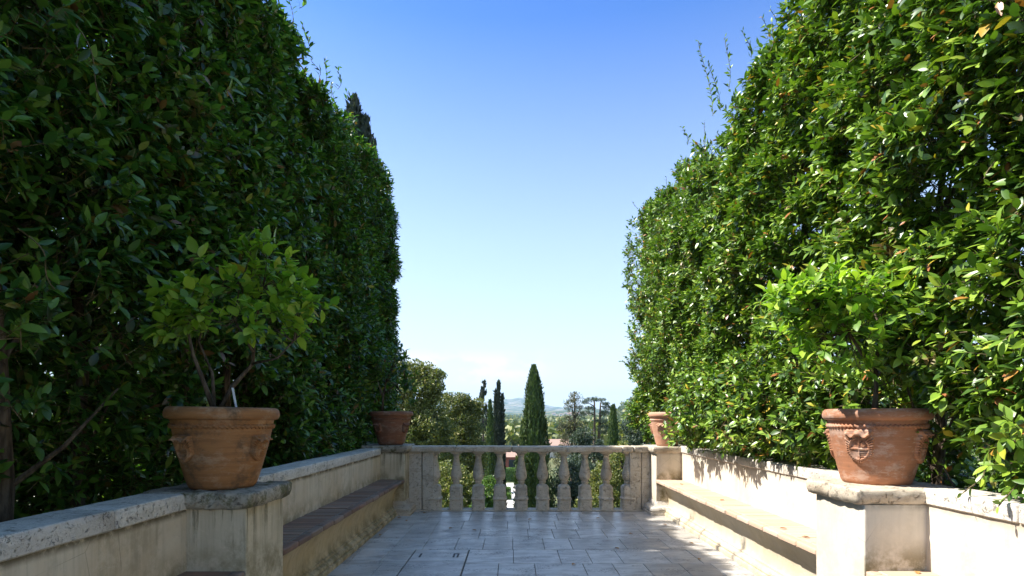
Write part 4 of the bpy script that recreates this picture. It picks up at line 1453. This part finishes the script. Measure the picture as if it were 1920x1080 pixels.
# shrubs and trees beside the terrace, behind the hedges
for k, (x_, y_, r_, mt, lab) in enumerate([(-5.6, 3.0, 1.3, M_SHRUB, 'sunlit shrub glimpsed through the lower left hedge near the camera'), (-5.9, 6.2, 1.5, M_SHRUB, 'sunlit shrub glimpsed through the middle of the left hedge'),
                                           (-5.4, 9.6, 1.5, M_SHRUB, 'green shrub behind the far end of the left hedge'), (6.2, 4.2, 1.6, M_SHRUB, 'shaded shrub glimpsed through the lower right hedge'),
                                           (6.6, 8.5, 1.8, M_SHRUB, 'shrub behind the far end of the right hedge')]):
    t = thing("garden_shrub", lab, "shrub", (x_, y_, -0.5), "shrubs beside the terrace")
    V, T = clumps([((x_, y_, 0.7), (r_, r_ * 1.3, 1.25), 1), ((x_ + 0.3, y_ + 0.6, 1.9 if x_ < 0 else 1.3), (r_ * 0.9, r_ * 1.1, 1.5 if x_ < 0 else 0.9), 0.9)], 230, 30, 0.28, 0.11, 0.3)
    np_mesh("foliage", V, T, mt, t)
    mb = MB()
    for j in range(5): mb.tube([(x_, y_, -0.6), (x_ + rng.uniform(-.3, .3), y_ + rng.uniform(-.3, .3), 0.4), (x_ + rng.uniform(-.9, .9), y_ + rng.uniform(-.9, .9), 1.4)], [0.04, 0.03, 0.01], 6)
    mb.build("stems", M_BARK, t)


# ------------------------------------------------------------------ terrain
def hval(x, y):
    """terrain height"""
    r = np.sqrt(x * x + y * y) + 1e-6
    px = 962 + F * x / np.maximum(y, 1e-3)
    fwd = y > 0
    near = np.clip((np.maximum(y - 9.5, 0) + np.maximum(np.abs(x) - 14, 0) * 0.6) / 9.0, 0, 1)
    near = near * near * (3 - 2 * near)
    z = -0.5 + (GZ + 0.5) * near
    z = z - 4.0 * np.clip((r - 120) / 500, 0, 1)
    P2 = np.stack([x / 260.0, y / 260.0, np.zeros_like(x)], 1)
    roll = (vnoise(P2 + 100, 1.0) - 0.5) * 14 + (vnoise(P2 + 50, 3.1) - 0.5) * 4
    z = z + roll * np.clip((r - 500) / 900, 0, 1)
    # ridges: (distance, half depth, skyline y by px)
    th = np.where(fwd, px, np.where(x > 0, 5000.0, -3000.0))
    def ridge(rc, wdp, xs, ys, rough):
        top = CH + (782 - np.interp(th, xs, ys)) * np.where(fwd, y, r) / F
        top = top * (1 + 0)
        prof = np.exp(-((r - rc) / wdp) ** 2)
        q = np.stack([x / rough, y / rough, np.zeros_like(x)], 1)
        n_ = (vnoise(q + 20, 1.0) - 0.5) + 0.5 * (vnoise(q + 60, 2.3) - 0.5) + 0.3 * (vnoise(q + 70, 5.1) - 0.5)
        return np.maximum(top + 15, 0) * prof * (1 + 0.05 * n_) , n_ * prof
    z1, n1 = ridge(6200, 1500, [-3000, 700, 850, 905, 942, 958, 973, 985, 1000, 1020, 1040, 1100, 1160, 1300, 5000], [735, 745, 752, 754, 748, 748.5, 745.5, 746, 751, 759, 763.5, 765.5, 768, 760, 740], 700)
    z2, n2 = ridge(3200, 700, [-3000, 600, 900, 980, 1030, 1100, 1180, 1240, 1400, 5000], [760, 768, 774, 776, 772, 769, 771, 768, 762, 750], 420)
    z3, n3 = ridge(1500, 420, [-3000, 400, 800, 1120, 1150, 1160, 1175, 1202, 1227, 1260, 1400, 2000, 5000], [770, 780, 800, 800, 786, 776, 762, 754, 747, 738, 715, 690, 690], 260)
    return z + z1 + z2 + z3


ths = np.concatenate([np.linspace(-28, 28, 420, endpoint=False), np.linspace(28, 332, 190, endpoint=False)])
rads = np.concatenate([[0.01], np.linspace(3, 60, 40), np.geomspace(64, 9000, 210)])
A, Rr = np.meshgrid(np.radians(ths), rads)
X = (Rr * np.sin(A)).ravel(); Yg = (Rr * np.cos(A)).ravel()
Z = hval(X, Yg)
nA, nR = len(ths), len(rads)
idx = np.arange(nA * nR).reshape(nR, nA)
q = np.stack([idx[:-1, :], np.roll(idx, -1, 1)[:-1, :], np.roll(idx, -1, 1)[1:, :], idx[1:, :]], -1).reshape(-1, 4)[:, ::-1]


def ground_mat():
    m = NM("valley_ground")
    far = m.rng(m.noise(0.006, 6, 0.6), 0.45, 0.58)
    forest = m.mix(m.rng(m.noise(0.05, 6, 0.7), 0.35, 0.65), (0.030, 0.052, 0.018), (0.075, 0.095, 0.035))
    field = m.mix(m.rng(m.noise(0.01, 3), 0.4, 0.6), (0.34, 0.25, 0.15), (0.20, 0.19, 0.08))
    c = m.mix(m.rng(far, 0.0, 1.0, 0.0, 0.55), forest, field)
    s = m.sepz()
    rock = m.math('MULTIPLY', m.rng(s[2], 40, 110), m.rng(m.noise(0.012, 7, 0.72), 0.46, 0.60))
    c = m.mix(m.math('MULTIPLY', rock, 0.75), c, (0.36, 0.33, 0.30))
    spots = m.math('MULTIPLY', m.rng(m.noise(0.11, 3, 0.7), 0.52, 0.60), m.rng(s[2], -3, 30))
    c = m.mix(m.math('MULTIPLY', spots, 0.6), c, (0.02, 0.035, 0.014))
    # lawns and earth close to the terrace
    gr = m.mix(m.rng(m.noise(0.7, 6, 0.7), 0.35, 0.65), (0.055, 0.085, 0.025), (0.15, 0.14, 0.065))
    yy = m.math('MULTIPLY', m.rng(s[1], 90, 150), 1.0)
    c = m.mix(yy, gr, c)
    return m.princ(c, 0.9, m.bump(m.noise(0.4, 5, 0.7), 0.5, 0.3), 0.15)


M_GROUND = ground_mat()
g = np_mesh("ground", np.stack([X, Yg, Z], 1), q, M_GROUND, None, smooth=True)
tag(g, "falling garden ground, valley floor and distant wooded hills", None, None, 'structure')

# woods in the valley: one mass of small crowns
n = 5200
px = rng.uniform(560, 1480, n); rr_ = np.exp(rng.uniform(math.log(150), math.log(2300), n))
x_ = (px - 962) * rr_ / F
qn = np.stack([x_ / 90, rr_ / 150, np.zeros(n)], 1)
keep = (vnoise(qn + 12, 1.0) > 0.45) | (rr_ > 700)
keep &= ~((rr_ < 260) & (px > 1015) & (px < 1070))
x_, y_ = x_[keep], rr_[keep]; n = len(x_)
sz = rng.uniform(2.6, 5.0, n) * np.clip(y_ / 500, 1, 2.2)
zc = hval(x_, y_) + sz * 0.6
per = 26
u = norm(rng.normal(size=(n * per, 3)))
P = np.repeat(np.stack([x_, y_, zc], 1), per, 0) + u * np.repeat(sz, per)[:, None] * np.array((1, 1, 0.8))
V, T = leaves_geom(P, norm(u + rng.normal(size=u.shape) * 0.7), u, np.repeat(sz, per) * 0.8, leaf_template(ST1, 0.45))
wd_ = np_mesh("distant_woods", V, T, M_OAK)
tag(wd_, "hazy woods spread across the valley floor", "woods", None, 'stuff')

# ------------------------------------------------------------------ buildings, path, clipped hedges below
M_ROOF = brick_mat("clay_tile", [(0, (0.30, 0.18, 0.13)), (1, (0.38, 0.25, 0.19))], 0.4, (0.3, 0.2, 0.15))
M_RED = brick_mat("red_render", [(0, (0.30, 0.085, 0.05)), (1, (0.30, 0.085, 0.05))], 0.5, (0.3, 0.1, 0.07))
M_CREAM = brick_mat("cream_render", [(0, (0.60, 0.52, 0.42)), (1, (0.66, 0.60, 0.52))], 0.3, (0.5, 0.42, 0.33))
M_DARKW = NM("dark_window"); M_DARKW = M_DARKW.princ((0.03, 0.035, 0.04), 0.2)
M_GRAVEL = NM("gravel"); M_GRAVEL = M_GRAVEL.princ(M_GRAVEL.mix(M_GRAVEL.rng(M_GRAVEL.noise(8, 5), 0.3, 0.7), (0.48, 0.44, 0.38), (0.60, 0.56, 0.50)), 0.9)


def house(name, label, x0, x1, y0, y1, z0, zw, zr, wm, windows=(), group=None):
    t = thing(name, label, "house", ((x0 + x1) / 2, (y0 + y1) / 2, z0), group)
    mb = MB(); mb.box(x0, x1, y0, y1, z0 - 1.5, zw); mb.build("wall", wm, t)
    e = (y1 - y0) * 0.05
    ym = (y0 + y1) / 2
    mb = MB()
    vs = [(x0 - e, y0 - e, zw + 0.003), (x1 + e, y0 - e, zw + 0.003), (x1 + e, y1 + e, zw + 0.003), (x0 - e, y1 + e, zw + 0.003), (x0 + (y1 - y0) * 0.2, ym, zr), (x1 - (y1 - y0) * 0.2, ym, zr)]
    mb.add(vs, [(0, 1, 5, 4), (1, 2, 5), (2, 3, 4, 5), (3, 0, 4), (3, 2, 1, 0)])
    mb.build("roof", M_ROOF, t)
    for (wx, wz, ww, wh) in windows:
        mb = MB(); mb.box(wx, wx + ww, y0 - 0.05, y0 + 0.05, wz, wz + wh); mb.build("window", M_DARKW, t)
    return t


Yh = 150
a = at(975, 823, Yh); b = at(1085, 833, Yh)
house("farm_building", "low farm building with a long pinkish tiled roof right of the central cypress", a[0], b[0] + 1, Yh - 5, Yh + 5, -11.5, -6.4, -4.5, M_CREAM, [(a[0] + 1, -8.5, 0.8, 1.2), (a[0] + 3, -8.5, 0.8, 1.2)])
Yh = 96
a = at(938, 846, Yh); b = at(976, 870, Yh)
hx = at(954, 846, Yh)[0]
house("garden_house", "red-walled garden house seen between the fourth and fifth balusters", a[0], b[0], Yh, Yh + 5, GZ - 1, at(950, 857, Yh)[2], at(950, 845, Yh)[2], M_RED, [(hx, GZ + 0.2, 1.6, 2.9)])
pth = MB()
p0, p1 = at(934, 800, 61)[0], at(975, 800, 61)[0]; p2, p3 = at(950, 800, 88)[0], at(966, 800, 88)[0]
pth.add([(p0, 61, GZ + 0.06), (p1, 61, GZ + 0.06), (p3, 88, GZ + 0.06), (p2, 88, GZ + 0.06)], [(0, 1, 2, 3)])
tag(pth.build("garden_path", M_GRAVEL), "pale gravel path in the garden below", None, None, 'structure')
for k, (px_, Y_, wpx, hh) in enumerate([(950, 70, 14, 0.7), (950, 76, 12, 0.7), (959, 90, 30, 2.1), (905, 72, 30, 1.2)]):
    c = at(px_, 800, Y_); wd__ = wpx * Y_ / F
    lab = ["low clipped box hedge beside the gravel path, nearest of the parterre", "low clipped box hedge beside the gravel path, farther of the parterre", "taller bright hedge in front of the red garden house",
           "clipped hedge left of the gravel path, partly behind the third baluster"][k]
    t = thing("box_hedge", lab, "hedge", (c[0], Y_, GZ), "clipped hedges of the garden below")
    m_ = 1500
    side = rng.integers(0, 3, m_)
    q = rng.uniform(-1, 1, (m_, 3))
    q[:, 1] = np.where(side == 0, -1, q[:, 1]); q[:, 2] = np.where(side == 1, 1, q[:, 2]); q[:, 0] = np.where(side == 2, np.sign(q[:, 0]), q[:, 0])
    Nn = np.zeros((m_, 3)); Nn[side == 0, 1] = -1; Nn[side == 1, 2] = 1; Nn[side == 2, 0] = q[side == 2, 0]
    P = np.array((c[0], Y_ + 0.6, GZ + hh / 2)) + q * np.array((wd__ / 2, 0.6, hh / 2))
    V, T = leaves_geom(P, norm(Nn + rng.normal(size=Nn.shape) * 0.5), norm(Nn + rng.normal(size=Nn.shape) * 0.3), np.full(m_, 0.18), leaf_template(ST1, 0.35))
    np_mesh("foliage", V, T, M_SHRUB, t)
    mb = MB(); mb.box(c[0] - wd__ / 2 + 0.05, c[0] + wd__ / 2 - 0.05, Y_ + 0.08, Y_ + 1.12, GZ - 0.05, GZ + hh - 0.08); mb.build("stems", M_SHRUB, t)

# village on the hillside: small far houses
rv = random.Random(4)
wall_me = None
for k in range(46):
    px_ = rv.gauss(1072, 26) if k < 34 else rv.uniform(930, 1180)
    Y_ = rv.uniform(1900, 2600)
    X_ = (px_ - 962) * Y_ / F
    z_ = float(hval(np.array([X_]), np.array([Y_]))[0])
    t = bpy.data.objects.new("village_house", None) if False else None
    mb = MB()
    w_, d_, h_ = rv.uniform(9, 18), rv.uniform(8, 12), rv.uniform(6, 11)
    mb.box(X_ - w_ / 2, X_ + w_ / 2, Y_ - d_ / 2, Y_ + d_ / 2, z_ - 3, z_ + h_)
    vs = [(X_ - w_ / 2 - 0.4, Y_ - d_ / 2 - 0.4, z_ + h_ + 0.01), (X_ + w_ / 2 + 0.4, Y_ - d_ / 2 - 0.4, z_ + h_ + 0.01), (X_ + w_ / 2 + 0.4, Y_ + d_ / 2 + 0.4, z_ + h_ + 0.01), (X_ - w_ / 2 - 0.4, Y_ + d_ / 2 + 0.4, z_ + h_ + 0.01),
          (X_ - w_ / 2, Y_, z_ + h_ + 2.2), (X_ + w_ / 2, Y_, z_ + h_ + 2.2)]
    mb.add(vs, [(0, 1, 5, 4), (1, 2, 5), (2, 3, 4, 5), (3, 0, 4), (3, 2, 1, 0)])
    o = mb.build("village_house", [M_CREAM, M_ROOF])
    for f in list(o.data.polygons)[-5:]: f.material_index = 1
    tag(o, "tiny pale house of the hazy village on the far slope", "house", "houses of the distant village")

# ------------------------------------------------------------------ haze: one closed box of thin air
hz = MB(); hz.box(-9500, 9500, -9500, 9500, -60, 420)
M_HAZE = bpy.data.materials.new("haze"); M_HAZE.use_nodes = True
ht = M_HAZE.node_tree; ht.nodes.clear()
ho = ht.nodes.new("ShaderNodeOutputMaterial"); hv_ = ht.nodes.new("ShaderNodeVolumePrincipled")
hv_.inputs['Color'].default_value = (0.44, 0.70, 1.0, 1)
hv_.inputs['Density'].default_value = 0.000085
hv_.inputs['Anisotropy'].default_value = 0.2
ht.links.new(hv_.outputs[0], ho.inputs['Volume'])
hzo = hz.build("haze", M_HAZE)
tag(hzo, "pale blue haze over the valley", "haze", None, 'stuff')
